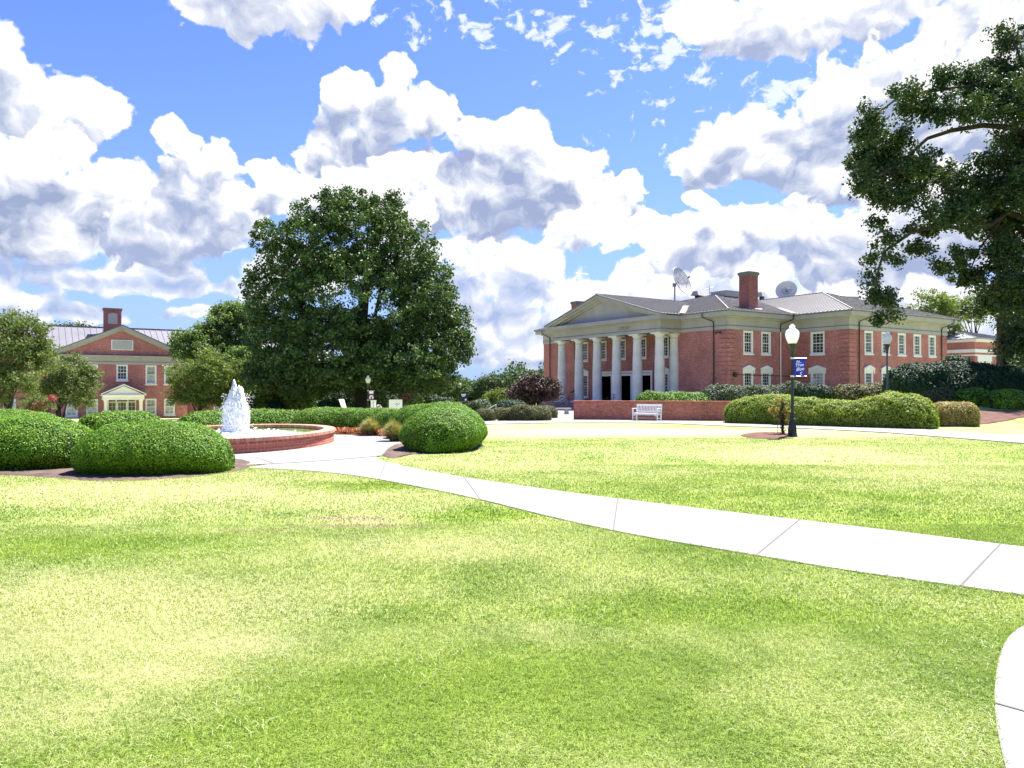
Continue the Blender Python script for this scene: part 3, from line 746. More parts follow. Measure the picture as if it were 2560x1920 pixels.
for (a, b, u_, n_, L_) in ((25.84, -5.94, (0, 1, 0), (1, 0, 0), 6.0), (25.84, 0.06, (1, 0, 0), (0, -1, 0), 4.16), (30, 0.06, (0, 1, 0), (1, 0, 0), 28.34), (0, 28.4, (1, 0, 0), (0, 1, 0), 30)):
    wall_holes(bw, (a, b, -1.6), u_, n_, L_, -1.6, 6.98, [])
bw.build('rear_wall', M['brick'], lib)
# entablature all round
OUT = [(30, 28.4), (0, 28.4), (0, 0), (9.14, 0), (9.14, -5.94), (25.84, -5.94), (25.84, 0.06), (30, 0.06)]
def entab(pts, dz=0.0, k=1.0):
    e = MB()
    band(e, pts, 6.95 + dz, 7.26 + dz, 0.07 * k); band(e, pts, 7.315 + dz, 7.98 + dz, 0.05 * k); band(e, pts, 7.983 + dz, 8.12 + dz, 0.22 * k)
    band(e, pts, 8.123 + dz, 8.50 + dz, 0.72 * k)
    return e
entab(OUT).build('entablature', M['stone'], lib)
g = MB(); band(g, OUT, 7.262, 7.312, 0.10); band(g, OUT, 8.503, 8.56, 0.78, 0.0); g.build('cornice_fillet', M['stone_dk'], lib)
rf = MB()
hip_roof(rf, -0.84, -0.84 + 0.0, 30.84, 29.24, ZE, 0.255, 0.42)
roof1 = rf.build('roof', M['roof'], lib)
rf = MB()
hip_roof(rf, 9.14 - 0.84, -5.94 - 0.84, 25.84 + 0.84, 22.0, ZE + 0.004, 0.33, 0.42, sides='abd')
rf.build('wing_roof', M['roof'], lib)
# portico
PX0, PY0, PY1 = -2.62, 5.75, 22.65
PO = [(-0.08, PY1), (PX0, PY1), (PX0, PY0), (-0.08, PY0)]
entab(PO, -0.004).build('portico_entablature', M['stone'], lib)
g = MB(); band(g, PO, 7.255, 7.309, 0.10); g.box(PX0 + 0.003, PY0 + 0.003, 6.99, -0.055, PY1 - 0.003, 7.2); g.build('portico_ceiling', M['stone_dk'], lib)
zr = 11.18; yc = (PY0 + PY1) / 2; hw = (PY1 - PY0) / 2 + 0.80; zb = 8.52; sl = (zr - zb) / hw
ty = MB(); ty.add([(PX0 + 0.02, PY0, zb - 0.03), (PX0 + 0.02, PY1, zb - 0.03), (PX0 + 0.02, yc, zr - 0.12)], [(0, 2, 1)]); ty.build('tympanum', M['stone'], lib)
rk = MB()
for s_ in (-1, 1):
    def rp(d, up, x): return Vector((x, yc + s_ * (hw - d), zb + sl * d + up))
    for (xa, xb, ua, ub) in ((-3.44, PX0 + 0.01, -0.20, 0.03), (-3.20, PX0 + 0.015, -0.42, -0.203), (-2.86, PX0 + 0.017, -0.60, -0.423)):
        d0 = 0.0 if ua > -0.3 else (0.0 - ua) / sl * 0.55
        a = [rp(d0, ua, xa), rp(d0, ub, xa), rp(hw, ub, xa), rp(hw, ua, xa)]; b = [Vector((xb, p.y, p.z)) for p in a]
        rk.add(a + b, [(0, 1, 2, 3), (7, 6, 5, 4), (0, 4, 5, 1), (1, 5, 6, 2), (3, 2, 6, 7), (0, 3, 7, 4)])
rk.build('raking_cornice', M['stone'], lib)
pr = MB()
for s_ in (-1, 1):
    e0 = Vector((-3.5, yc + s_ * (hw + 0.04), zb + 0.035)); e1 = Vector((10.5, yc + s_ * (hw + 0.04), zb + 0.035))
    t0 = Vector((-3.5, yc, zr + 0.05)); t1 = Vector((10.5, yc, zr + 0.05)); th = Vector((0, 0, 0.09))
    pr.add([e0, e1, t1, t0, e0 + th, e1 + th, t1 + th, t0 + th], [(0, 1, 2, 3), (7, 6, 5, 4), (0, 4, 5, 1), (0, 3, 7, 4), (1, 5, 6, 2)])
    x = -3.3
    while x < 10.4:
        pr.bar(Vector((x, e0.y, e0.z + 0.115)), Vector((x, yc, t0.z + 0.115)), 0.05, 0.055); x += 0.42
pr.bar((-3.5, yc, zr + 0.17), (10.4, yc, zr + 0.17), 0.2, 0.06)
pr.build('portico_roof', M['roof'], lib)
# valley flashing, copper coloured
vf = MB()
def valley(ax, ay, dx, dy, n_, s1, s2, L_):
    a = Vector((ax, ay, ZE + 0.10)); b = a + Vector((dx * L_, dy * L_, s1 * L_))
    vf.bar(a, b, n_, 0.05)
vf.cur = 0
valley(-0.70, PY0 - 0.95, 1, 1.0 * 0.255 / sl, 0.62, 0.255, sl, 6.2)
vf.build('valley_flashing', M['copper'], lib); vf = MB()
valley(8.3 + 0.05, -0.84 + 0.0, 0.33 / 0.255 * 0 + 0.773, 1.0, 0.5, 0.255, 0.33, 4.2)
vf.build('valley_flashing', M['copper'], lib)
# lettering on the frieze
tm = text_mesh('LIBRARY', 0.52, M['stone_dk'], 0.006)
obj('frieze_lettering', tm, lib, (PX0 - 0.054, 10.75, 7.46), (R(90), 0, R(-90)))
# columns
prof = [(0.56, 0.0), (0.60, 0.02), (0.60, 0.10), (0.56, 0.16), (0.52, 0.20), (0.50, 0.24), (0.50, 1.6), (0.488, 3.0), (0.462, 4.3), (0.425, 5.5), (0.405, 6.05), (0.44, 6.07), (0.44, 6.13), (0.405, 6.15), (0.405, 6.36), (0.45, 6.38), (0.52, 6.50), (0.56, 6.56)]
cm = MB(); cm.lathe(prof, (0, 0, 0.0), 28); cm.box(-0.66, -0.66, -0.16, 0.66, 0.66, 0.0)
cm_me = cm.build('column', M['column'], me_only=True)
ca = MB(); ca.box(-0.63, -0.63, 6.56, 0.63, 0.63, 6.70); ca_me = ca.build('capital', M['column'], me_only=True)
COLY = [6.45 + k * 3.1 for k in range(6)]
for y in COLY:
    c = obj('column', cm_me, lib, (-2.05, y, FL + 0.1)); obj('capital', ca_me, c)
for y in COLY[:1]:
    c = obj('column', cm_me, lib, (-0.12, y, FL + 0.1)); obj('capital', ca_me, c)
# portico floor and steps
st = MB(); st.box(-2.9, 4.9, -1.4, -0.003, 23.5, FL - 0.06); st.build('portico_floor', M['concrete'], lib)
for k in range(5):
    s_ = MB(); s_.box(-3.25 - 0.36 * k, 4.9 - 0.05 * k, -1.4, -2.9 - 0.36 * k if k else -2.903, 23.5 + 0.30 * k, FL - 0.10 - 0.16 * k); s_.build('step', M['brick'], lib)
    s_ = MB(); s_.box(-3.27 - 0.36 * k, 4.88 - 0.05 * k, FL - 0.10 - 0.16 * k + 0.002, -2.9 - 0.36 * k if k else -2.903, 23.52 + 0.30 * k, FL - 0.055 - 0.16 * k); s_.build('step_tread', M['stone'], lib)
for y in (18.9, 12.4):
    r_ = MB(); zt = FL + 0.85
    a, b = (-2.7, y, zt), (-5.0, y, zt - 0.95)
    r_.tube([(-2.2, y, zt), a, b], 0.028, 6); r_.tube([(-2.2, y, zt - 0.32), (-2.7, y, zt - 0.32), (-5.0, y, zt - 1.27)], 0.02, 6)
    for k, t in enumerate((0.0, 0.33, 0.66, 1.0)):
        p = Vector(a).lerp(Vector(b), t); r_.tube([p, (p.x, p.y, p.z - 0.95)], 0.024, 6)
    r_.build('handrail', M['black'], lib)
# entrance opening: deep unlit hall behind a white frame and two mullion piers
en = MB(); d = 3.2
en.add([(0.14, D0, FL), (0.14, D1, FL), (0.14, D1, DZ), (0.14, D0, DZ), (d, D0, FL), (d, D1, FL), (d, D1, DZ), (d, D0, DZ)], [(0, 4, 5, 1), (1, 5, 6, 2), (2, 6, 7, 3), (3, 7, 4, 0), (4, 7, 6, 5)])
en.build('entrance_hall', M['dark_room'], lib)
fr = MB(); fr.box(-0.06, D0 - 0.16, FL, 0.12, D0 + 0.06, DZ + 0.30); fr.box(-0.06, D1 - 0.06, FL, 0.12, D1 + 0.16, DZ + 0.30)
fr.box(-0.055, D0 + 0.06, DZ - 0.12, 0.12, D1 - 0.06, DZ + 0.10); fr.box(-0.12, D0 - 0.2, DZ + 0.303, 0.10, D1 + 0.2, DZ + 0.38); fr.box(-0.075, D0 + 0.06, DZ + 0.16, 0.11, D1 - 0.06, DZ + 0.30)
for y in (12.65, 15.75): fr.box(-0.04, y - 0.16, FL, 0.2, y + 0.16, DZ - 0.122)
fr.build('entrance_frame', M['white'], lib)
# quoins
def quoin(x, y, sides, zt=6.84):
    q = MB(); z = 0.0
    while z < zt - 0.2:
        h = min(0.34, zt - z)
        for (dx, dy) in sides:
            if dx: q.box(min(x, x + dx * 0.92) - (0.07 if dx > 0 else 0), y - 0.07, z, max(x, x + dx * 0.92), y + 0.02, z + h)
            if dy: q.box(x - 0.071, min(y, y + dy * 0.92) - (0.0695 if dy > 0 else 0) + 0.0005, z + 0.001, x + 0.02, max(y, y + dy * 0.92), z + h - 0.001)
        z += 0.41
    q.build('quoin_strip', M['brick'], lib)
quoin(0, 0, [(1, 0), (0, 1)]); quoin(9.14, -5.94, [(1, 0), (0, 1)]); quoin(25.80, -5.94, [(-1, 0)])
# downspouts
def downspout(x, y, nx_, ny_, mat='pipe', elbow=0.9, sx=0.0, sy=0.0, zlow=-0.6, white_from=None):
    w = Vector((nx_, ny_, 0)); p = Vector((x, y, 0)) + w * 0.11; q = Vector((x + sx, y + sy, 0)) + w * 0.86
    m = MB(); m.tube([q + Vector((0, 0, 8.5)), q + Vector((0, 0, 8.15)), p + w * 0.1 + Vector((0, 0, 7.72)), p + Vector((0, 0, 7.55)), p + Vector((0, 0, white_from or zlow))], 0.055, 6)
    d_ = m.build('downspout', M[mat], lib)
    if white_from:
        m = MB(); m.tube([p + Vector((0, 0, white_from)), p + Vector((0, 0, zlow))], 0.055, 6); m.build('downspout', M['white'], lib)
downspout(0, ly_at(1786), -1, 0, sy=0.7)
downspout(0, ly_at(1376.5), -1, 0, sy=0.6)
downspout(lx_at(1949.5), 0, 0, -1, sx=0.9, white_from=6.95)
downspout(lx_at(2146, -5.94), -5.94, 0, -1, sx=0.9)
downspout(lx_at(2352, -5.94), -5.94, 0, -1, sx=0.9)
m = MB(); y_ = 20.0 + 2.1
m.tube([(-0.1, y_, 6.9), (-0.1, y_, 1.6), (-0.1, y_ + 0.25, 1.25), (-0.1, y_ + 0.9, 1.15)], 0.075, 8); m.build('downspout', M['pipe'], lib)
m = MB(); y_ = COLY[0] + 0.65; m.tube([(-0.1, y_, 6.9), (-0.1, y_, 0.2)], 0.06, 6); m.build('downspout', M['pipe'], lib)
m = MB(); y_ = D0 - 0.42; m.tube([(-0.07, y_, 3.1), (-0.07, y_, 0.2)], 0.035, 6); m.build('conduit', M['pipe'], lib)
# small wall fixtures
fl = MB(); yq = ly_at(1799); zq = lz_at(831, 0, yq)
fl.box(-0.09, yq - 0.08, zq - 0.02, 0.0, yq + 0.08, zq + 0.12)
for s_ in (-1, 1): fl.lathe([(0.02, 0), (0.10, 0.02), (0.13, 0.16)], (-0.2, yq + s_ * 0.24, zq - 0.12), 10); fl.tube([(-0.05, yq, zq + 0.05), (-0.2, yq + s_ * 0.24, zq - 0.10)], 0.02, 5)
fl.build('floodlight', M['pipe'], lib)
fl = MB(); yq = ly_at(1826.5); zq = lz_at(935, 0, yq)
xq = lx_at(1831); fl.box(xq, -0.30, zq - 0.2, xq + 0.32, -0.04, zq + 0.14); fl.box(xq + 0.06, -0.36, zq - 0.26, xq + 0.22, -0.1, zq - 0.203)
fl.tube([(xq + 0.3, -0.06, zq - 0.05), (8.9, -0.06, zq - 0.12)], 0.03, 5); fl.build('wall_pack_lamp', M['pipe'], lib)
# chimneys
def chimney(x, y, zt, name_label):
    c = MB(); c.box(x - 0.63, y - 0.58, 8.4, x + 0.63, y + 0.58, zt - 0.42)
    o_ = c.build('chimney', M['brick_dark'], lib); o_['label'] = name_label
    k = MB(); k.box(x - 0.66, y - 0.61, zt - 0.417, x + 0.66, y + 0.61, zt - 0.28); k.box(x - 0.73, y - 0.68, zt - 0.277, x + 0.73, y + 0.68, zt - 0.05); k.box(x - 0.64, y - 0.59, zt - 0.047, x + 0.64, y + 0.59, zt)
    kk = k.build('chimney_cap', M['stone_dk'], o_)
    s_ = MB(); s_.add([(x - 0.9, y - 0.66, ZE + 0.12 + 0.255 * (y - 0.66 + 0.84)), (x + 1.15, y - 0.66, ZE + 0.12 + 0.255 * (y - 0.66 + 0.84)), (x + 0.8, y - 0.9, ZE + 0.11 + 0.255 * (y - 0.9 + 0.84)), (x - 0.9, y - 0.9, ZE + 0.11 + 0.255 * (y - 0.9 + 0.84))], [(0, 1, 2, 3)])
    s_.build('flashing', M['white'], o_)
chimney(4.35, 1.25, 12.55, 'tall brick chimney on the near roof slope')
chimney(4.35, 27.15, 12.3, 'chimney behind the left end of the pediment')
# roof equipment (each a thing of its own, standing on the roof)
def rp_(px, Yd): return ((px - 1280) / FPX * Yd, Yd)
pk = lw(14.2, 14.2)
v = MB(); v.box(-0.9, -1.3, 0, 1.6, 1.0, 0.56); v.box(-0.96, -1.36, 0.563, 1.66, 1.06, 0.66)
tag(v.build('roof_box', M['grey_sheet'], None, at(1807, 744, 86.0), (0, 0, AZB)), 'low grey metal box on the peak of the library roof', 'roof equipment')
def vent(px, py, Yd, s_, label):
    t = empty('roof_vent', at(px, py, Yd), AZB + 0.25, label, 'roof vent', 'hooded roof vents')
    m = MB(); m.box(-0.45 * s_, -0.25 * s_, -0.5, 0.45 * s_, 0.25 * s_, 0.25); m.build('duct', M['pipe'], t)
    m = MB(); w, d_, h = 1.0 * s_, 0.55 * s_, 0.5
    a = [(-w, -d_, 0.25), (w, -d_, 0.25), (w, d_, 0.25), (-w, d_, 0.25), (-w * 0.82, -d_ * 0.55, 0.25 + h), (w * 0.82, -d_ * 0.55, 0.25 + h), (w * 0.82, d_ * 0.55, 0.25 + h), (-w * 0.82, d_ * 0.55, 0.25 + h)]
    m.add(a, [(0, 1, 5, 4), (1, 2, 6, 5), (2, 3, 7, 6), (3, 0, 4, 7), (4, 5, 6, 7), (0, 3, 2, 1)]); m.build('hood', M['grey_sheet'], t)
vent(1746, 745, 88, 0.92, 'grey hooded roof vent right of the mesh dish'); vent(1905, 747, 90, 0.7, 'small grey hooded vent just right of the brick chimney')
v = MB(); n = 12
for (x0, x1) in ((0.0, 3.1),):
    pr_ = [(-0.62 * 0 + x, 0) for x in (0,)]
    sec = [(0.5 * math.cos(math.pi * k / n), 0.55 + 0.55 * math.sin(math.pi * k / n)) for k in range(n + 1)] + [(-0.5, 0), (0.5, 0)]
    a = [(x0, y, z) for y, z in sec]; b = [(x1, y, z) for y, z in sec]; k_ = len(sec)
    v.add(a + b, [tuple(range(k_)), tuple(range(k_, 2 * k_))[::-1]] + [(i, k_ + i, k_ + (i + 1) % k_, (i + 1) % k_) for i in range(k_)])
bd = tag(v.build('roof_duct', M['grey_sheet'], None, at(2080, 760, 86), (0, 0, R(8))), 'round topped grey duct behind the right roof peak', 'roof equipment')
# antenna
t = empty('antenna', at(1774, 752, 88), R(20), 'thin television antenna mast between vent and roof box', 'antenna')
m = MB(); m.tube([(0, 0, -0.6), (0, 0, 1.75)], 0.035, 6); m.build('mast', M['steel'], t)
for z, L_ in ((1.55, 0.75), (0.55, 0.6)):
    m = MB(); m.tube([(-L_, -0.1, z - 0.25), (L_, 0.1, z + 0.15)], 0.02, 5)
    for k in range(5):
        x = -L_ + 2 * L_ * k / 4; zz = z - 0.05 + 0.2 * x / L_; m.tube([(x, -0.35, zz), (x, 0.35, zz)], 0.012, 4)
    m.build('array', M['steel'], t)
# mesh dish
def dish_surface(rad, depth, n=16, rings=5):
    vs = [(0, 0, 0)]
    for j in range(1, rings + 1):
        r = rad * j / rings
        for k in range(n): a = 2 * math.pi * k / n; vs.append((r * math.cos(a), r * math.sin(a), depth * (j / rings) ** 2))
    fs = [(0, 1 + k, 1 + (k + 1) % n) for k in range(n)]
    for j in range(rings - 1):
        for k in range(n): a = 1 + j * n; fs.append((a + k, a + n + k, a + n + (k + 1) % n, a + (k + 1) % n))
    return vs, fs
def mesh_alpha_mat():
    m = bpy.data.materials.new('perforated_mesh'); m.use_nodes = True; t = NT(m.node_tree); b = t.n['Principled BSDF']
    b.inputs['Base Color'].default_value = (0.30, 0.30, 0.33, 1); b.inputs['Roughness'].default_value = 0.6; b.inputs['Metallic'].default_value = 0.3
    b.inputs['Alpha'].default_value = 0.62
    return m
M['dishmesh'] = mesh_alpha_mat()
dl = at(1703, 706, 88)
dish = empty('satellite_dish', (dl.x, dl.y, dl.z - 2.6), 0, 'large mesh satellite dish on a pole above the library roof', 'satellite dish')
m = MB(); m.tube([(-0.75, 0, -0.1), (-0.75, 0, 2.35)], 0.09, 8); m.tube([(-0.75, 0, 2.35), (-0.35, 0, 2.6)], 0.10, 6); m.box(-0.98, -0.15, 2.1, -0.6, 0.15, 2.5); m.build('pole', M['steel'], dish)
vs, fs = dish_surface(1.8, 0.56)
drot = Matrix.Rotation(R(-42), 4, 'Z') @ Matrix.Rotation(R(68), 4, 'Y')
def rot(vs_): return [tuple((drot @ Vector(p)) + Vector((-0.30, 0, 2.55))) for p in vs_]
m = MB(); m.add(rot(vs), fs, True); m.build('reflector', M['dishmesh'], dish)
m = MB()
for k in range(12):
    a = 2 * math.pi * k / 12; pts = [(1.8 * s_ * math.cos(a), 1.8 * s_ * math.sin(a), 0.56 * s_ * s_ - 0.03) for s_ in (0, 0.25, 0.5, 0.75, 1.0)]; m.tube(rot(pts), 0.022, 4)
for s_ in (0.35, 0.7, 1.0):
    pts = [(1.8 * s_ * math.cos(2 * math.pi * k / 16), 1.8 * s_ * math.sin(2 * math.pi * k / 16), 0.56 * s_ * s_ - 0.02) for k in range(17)]; m.tube(rot(pts), 0.03 if s_ == 1 else 0.02, 4)
m.build('rib_frame', M['steel'], dish)
m = MB()
for a in (0.5, 2.6, 4.7): m.tube(rot([(1.2 * math.cos(a), 1.2 * math.sin(a), 0.24), (0, 0, 1.35)]), 0.02, 4)
m.tube(rot([(0, 0, 1.3), (0, 0, 1.62)]), 0.12, 8); m.build('feed_horn', M['steel'], dish)
# solid dish
dl = at(1970, 727, 88)
dish = empty('satellite_dish', (dl.x, dl.y, dl.z - 2.2), 0, 'solid round beige satellite dish behind the roof ridge', 'satellite dish')
m = MB(); m.tube([(0, 0.6, -0.4), (0, 0.6, 2.0)], 0.10, 8); m.build('pole', M['steel'], dish)
drot = Matrix.Rotation(R(-28), 4, 'Z') @ Matrix.Rotation(R(68), 4, 'X')
def rot(vs_): return [tuple((drot @ Vector(p)) + Vector((0, 0.4, 2.2))) for p in vs_]
vs, fs = dish_surface(1.22, 0.34, 28, 5)
M['beige'] = varied('beige_enamel', (0.75, 0.70, 0.60), 0.6, 0.08, 1.0)
m = MB(); m.add(rot(vs), fs, True); m.add(rot([(p[0], p[1], p[2] - 0.04) for p in vs]), [f[::-1] for f in fs], True); m.build('reflector', M['beige'], dish)
m = MB(); m.tube(rot([(0.5 * math.cos(2 * math.pi * k / 18), 0.42 * math.sin(2 * math.pi * k / 18) - 0.15, 0.42) for k in range(19)]), 0.03, 5)
for a in (0.7, 1.9, 3.2, 4.5, 5.6): m.tube(rot([(0.5 * math.cos(a), 0.42 * math.sin(a) - 0.15, 0.42), (0, 0, 0.03)]), 0.025, 4)
m.tube(rot([(0, -0.1, 0.05), (0.02, -0.2, 0.75)]), 0.06, 6); m.build('feed_support', M['steel'], dish)

# ------------------------------------------------------------ left hall (gabled brick building)
HO = Vector((-41.7, 80.0, 0)); 
hall = empty('hall', (HO.x, HO.y, 0), AZB, 'gabled red brick hall with small white entrance portico and tall chimney', 'building')
HW6 = window_proto(1.04, 1.62, 4, 3, casing=0.09); HW8 = window_proto(1.04, 2.0, 4, 1, casing=0.09, mat_pane='blind'); HW4 = window_proto(1.04, 1.75, 4, 2, casing=0.09, mat_pane='blind')
w = MB(); holes = [(6.5 - 0.52, 6.5 + 0.52, 2.5, 4.12)]
for x in (-4.65, -2.8, 2.8, 4.65): holes += [(6.5 + x - 0.52, 6.5 + x + 0.52, 2.1, 4.1), (6.5 + x - 0.52, 6.5 + x + 0.52, -1.28, 0.47)]
holes.append((6.5 - 1.35, 6.5 + 1.35, -2.1, 0.62))
wall_holes(w, (-6.5, 0, -3), (1, 0, 0), (0, -1, 0), 13.0, -3, 4.3, holes)
for sx in (-1, 1): wall_holes(w, (sx * 6.5, 0, -3), (0, 1, 0), (sx, 0, 0), 3.0, -3, 4.3, [])
w.add([(-6.6, -0.02, 5.1), (6.6, -0.02, 5.1), (0, -0.02, 8.1)], [(0, 1, 2)])
w.build('front_wall', M['brick'], hall)
put_window(HW6, hall, (0, 0, 2.5), 0)
for x in (-4.65, -2.8, 2.8, 4.65): put_window(HW8, hall, (x, 0, 2.1), 0); put_window(HW4, hall, (x, 0, -1.28), 0)
e = MB(); HOUT = [(-6.5, 2.2), (-6.5, 0), (6.5, 0), (6.5, 2.2)]
band(e, HOUT, 4.17, 4.42, 0.05); band(e, HOUT, 4.45, 4.85, 0.03); band(e, HOUT, 4.852, 4.95, 0.15); band(e, HOUT, 4.953, 5.10, 0.42); e.build('entablature', M['stone'], hall)
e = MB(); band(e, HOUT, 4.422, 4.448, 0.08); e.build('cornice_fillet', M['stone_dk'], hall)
rk = MB(); sl2 = 3.2 / 6.95
for s_ in (-1, 1):
    def rp2(d, up, y): return Vector((s_ * (6.95 - d), y, 5.10 + sl2 * d + up))
    for (ya, yb, ua, ub) in ((-0.50, -0.025, -0.22, 0.0), (-0.34, -0.026, -0.40, -0.223), (-0.15, -0.027, -0.52, -0.403)):
        d0 = 0.0 if ua > -0.3 else 0.9
        a = [rp2(d0, ua, ya), rp2(d0, ub, ya), rp2(6.95, ub, ya), rp2(6.95, ua, ya)]; b = [Vector((p.x, yb, p.z)) for p in a]
        rk.add(a + b, [(0, 1, 2, 3), (7, 6, 5, 4), (0, 4, 5, 1), (1, 5, 6, 2), (3, 2, 6, 7), (0, 3, 7, 4)])
rk.build('raking_cornice', M['stone'], hall)
r = MB()
for s_ in (-1, 1):
    a = [Vector((s_ * 7.0, -0.55, 5.09)), Vector((0, -0.55, 5.12 + 3.2)), Vector((0, 8.5, 5.12 + 3.2)), Vector((s_ * 7.0, 8.5, 5.09))]
    th = Vector((0, 0, 0.08)); r.add(a + [p + th for p in a], [(0, 1, 2, 3), (7, 6, 5, 4), (0, 4, 5, 1), (0, 3, 7, 4)])
r.build('gable_roof', M['roof_lav'], hall)
# long main body
w = MB(); holes = [(x + 22 - 0.52, x + 22 + 0.52, -1.28, 0.47) for x in (19.4, 16.3, 10.2, -10, -13, -16)]
wall_holes(w, (-22, 2.0, -3), (1, 0, 0), (0, -1, 0), 46, -3, 5.0, holes); wall_holes(w, (24, 2.0, -3), (0, 1, 0), (1, 0, 0), 13, -3, 5.0, [])
w.build('main_wall', M['brick'], hall)
for x in (19.4, 16.3, 10.2, -10, -13, -16): put_window(HW4, hall, (x, 2.0, -1.28), 0)
r = MB(); a = [(-22.5, 1.4, 5.0), (24.5, 1.4, 5.0), (24.5, 8.6, 8.62), (-22.5, 8.6, 8.62), (-22.5, 15.8, 5.0), (24.5, 15.8, 5.0)]
r.add(a, [(0, 1, 2, 3), (3, 2, 5, 4), (0, 3, 4), (1, 5, 2), (0, 4, 5, 1)])
x = -22.3
while x < 24.5: r.bar((x, 1.4, 5.03), (x, 8.6, 8.65), 0.04, 0.045); x += 0.62
r.bar((-22.5, 8.6, 8.68), (24.5, 8.6, 8.68), 0.25, 0.1)
r.build('main_roof', M['roof_lav'], hall)
c = MB(); c.box(-1.25, 6.1, 7.0, 0.5, 7.2, 10.45); ch = c.build('chimney', M['brick_dark'], hall)
c = MB(); c.box(-1.33, 6.02, 10.453, 0.58, 7.28, 10.72); c.build('chimney_cap', M['brick_dark'], ch)
c = MB(); n = 10; pts = [(-0.86, 6.06, 8.95), (0.10, 6.06, 8.95)] + [(-0.38 + 0.48 * math.cos(math.pi * k / n), 6.06, 9.95 + 0.22 * math.sin(math.pi * k / n)) for k in range(n + 1)]
c.add(pts + [(p[0], 6.099, p[2]) for p in pts], [tuple(range(len(pts)))] + [(i, (i + 1) % len(pts), len(pts) + (i + 1) % len(pts), len(pts) + i) for i in range(len(pts))]); c.build('arched_panel', M['grey_sheet'], ch)
c = MB(); c.box(-1.05, -0.10, 5.70, 1.05, 0.0, 6.78); lv = c.build('louver', M['white'], hall)
c = MB()
for k in range(9): c.box(-0.95, -0.125, 5.79 + k * 0.105, 0.95, -0.103, 5.79 + k * 0.105 + 0.06)
c.build('slat_panel', M['grey_sheet'], lv)
# entrance portico
p_ = MB(); p_.box(-1.95, -1.75, 0.40, 1.95, -0.004, 0.86); p_.box(-2.12, -1.92, 0.863, 2.12, -0.004, 0.95); p_.build('porch_entablature', M['white'], hall)
p_ = MB(); p_.add([(-1.9, -1.72, 0.95), (1.9, -1.72, 0.95), (0, -1.72, 1.85)], [(0, 1, 2)])
for s_ in (-1, 1):
    a = [Vector((s_ * 2.12, -1.92, 0.96)), Vector((s_ * 2.12, -1.92, 1.06)), Vector((0, -1.92, 2.07)), Vector((0, -1.92, 1.93))]; b = [Vector((q.x, -1.722, q.z)) for q in a]
    p_.add(a + b, [(0, 1, 2, 3), (0, 4, 5, 1), (1, 5, 6, 2), (3, 2, 6, 7), (0, 3, 7, 4)])
p_.build('porch_pediment', M['white'], hall)
p_ = MB()
for s_ in (-1, 1): p_.add([(s_ * 2.16, -1.95, 1.07), (0, -1.95, 2.10), (0, -0.02, 2.10), (s_ * 2.16, -0.02, 1.07)], [(0, 1, 2, 3)])
p_.build('porch_roof', M['roof_lav'], hall)
cpm = MB(); cpm.lathe([(0.24, -2.1), (0.24, -2.0), (0.19, -1.95), (0.175, 0.2), (0.22, 0.28), (0.22, 0.40)], (0, 0, 0), 16); cpm = cpm.build('porch_column', M['white'], me_only=True)
for x in (-1.65, 1.65): obj('porch_column', cpm, hall, (x, -1.45, 0))
p_ = MB(); p_.box(-1.9, -1.9, -3, 1.9, -0.003, -2.1); p_.build('porch_floor', M['concrete'], hall)
p_ = MB()
for x0, x1 in ((-1.35, -1.25), (-0.62, -0.5), (0.5, 0.62), (1.25, 1.35)): p_.box(x0, 0.0, -2.1, x1, 0.1, 0.62)
for (xa, xb) in ((-1.25, -0.62), (-0.5, 0.5), (0.62, 1.25)):
    p_.box(xa, 0.003, 0.10, xb, 0.097, 0.2); p_.box(xa, 0.003, 0.52, xb, 0.097, 0.617); p_.box(xa, 0.003, -2.1, xb, 0.097, -1.55 if abs(xa) > 0.55 or xa > 0 else -1.7)
    for k in range(1, 3 if xa > -0.55 and xa < 0 else 2): x = xa + (xb - xa) * k / (3 if -0.55 < xa < 0 else 2); p_.box(x - 0.012, 0.04, -1.7, x + 0.012, 0.07, 0.1)
    for k in range(1, 4): z = -1.55 + 1.6 * k / 4; p_.box(xa, 0.041, z - 0.012, xb, 0.069, z + 0.012)
p_.box(-0.5, 0.02, -1.7, -0.36, 0.09, 0.1); p_.box(0.36, 0.02, -1.7, 0.5, 0.09, 0.1)
dr = p_.build('entrance_door', M['white'], hall)
p_ = MB(); p_.poly([(-1.3, 0.06, -2.1), (1.3, 0.06, -2.1), (1.3, 0.06, 0.6), (-1.3, 0.06, 0.6)]); p_.build('pane', M['glass'], dr)

# ------------------------------------------------------------ far right building
FO = at(2437, 970, 112)
far = empty('campus_block', (FO.x, FO.y, 0), AZB, 'far brick building with white bands behind the library right end', 'building')
fwn = window_proto(1.6, 2.9, 4, 2, casing=0.16)
w = MB(); wall_holes(w, (0, 0, -2), (1, 0, 0), (0, -1, 0), 16, -2, 8.9, [(1.1, 2.7, 2.8, 5.7), (3.3, 4.9, 2.8, 5.7), (9, 10.6, 2.8, 5.7)])
wall_holes(w, (0, 0, -2), (0, 1, 0), (-1, 0, 0), 4.5, -2, 8.9, []); wall_holes(w, (-12, 4.5, -2), (1, 0, 0), (0, -1, 0), 12, -2, 8.9, [(6.0, 7.4, 3.6, 5.6)]); w.build('wall', M['brick'], far)
for x in (1.9, 4.1, 9.8): put_window(fwn, far, (x, 0, 2.8), 0)
fw2 = window_proto(1.4, 2.0, 4, 2, casing=0.14); put_window(fw2, far, (-5.3, 4.5, 3.6), 0)
w = MB(); FOUT = [(-12, 4.5), (0, 4.5), (0, 0), (16, 0), (16, 14)]
band(w, FOUT, 7.0, 7.5, 0.12); band(w, FOUT, 8.6, 9.1, 0.35); band(w, FOUT, 6.5, 6.7, 0.05)
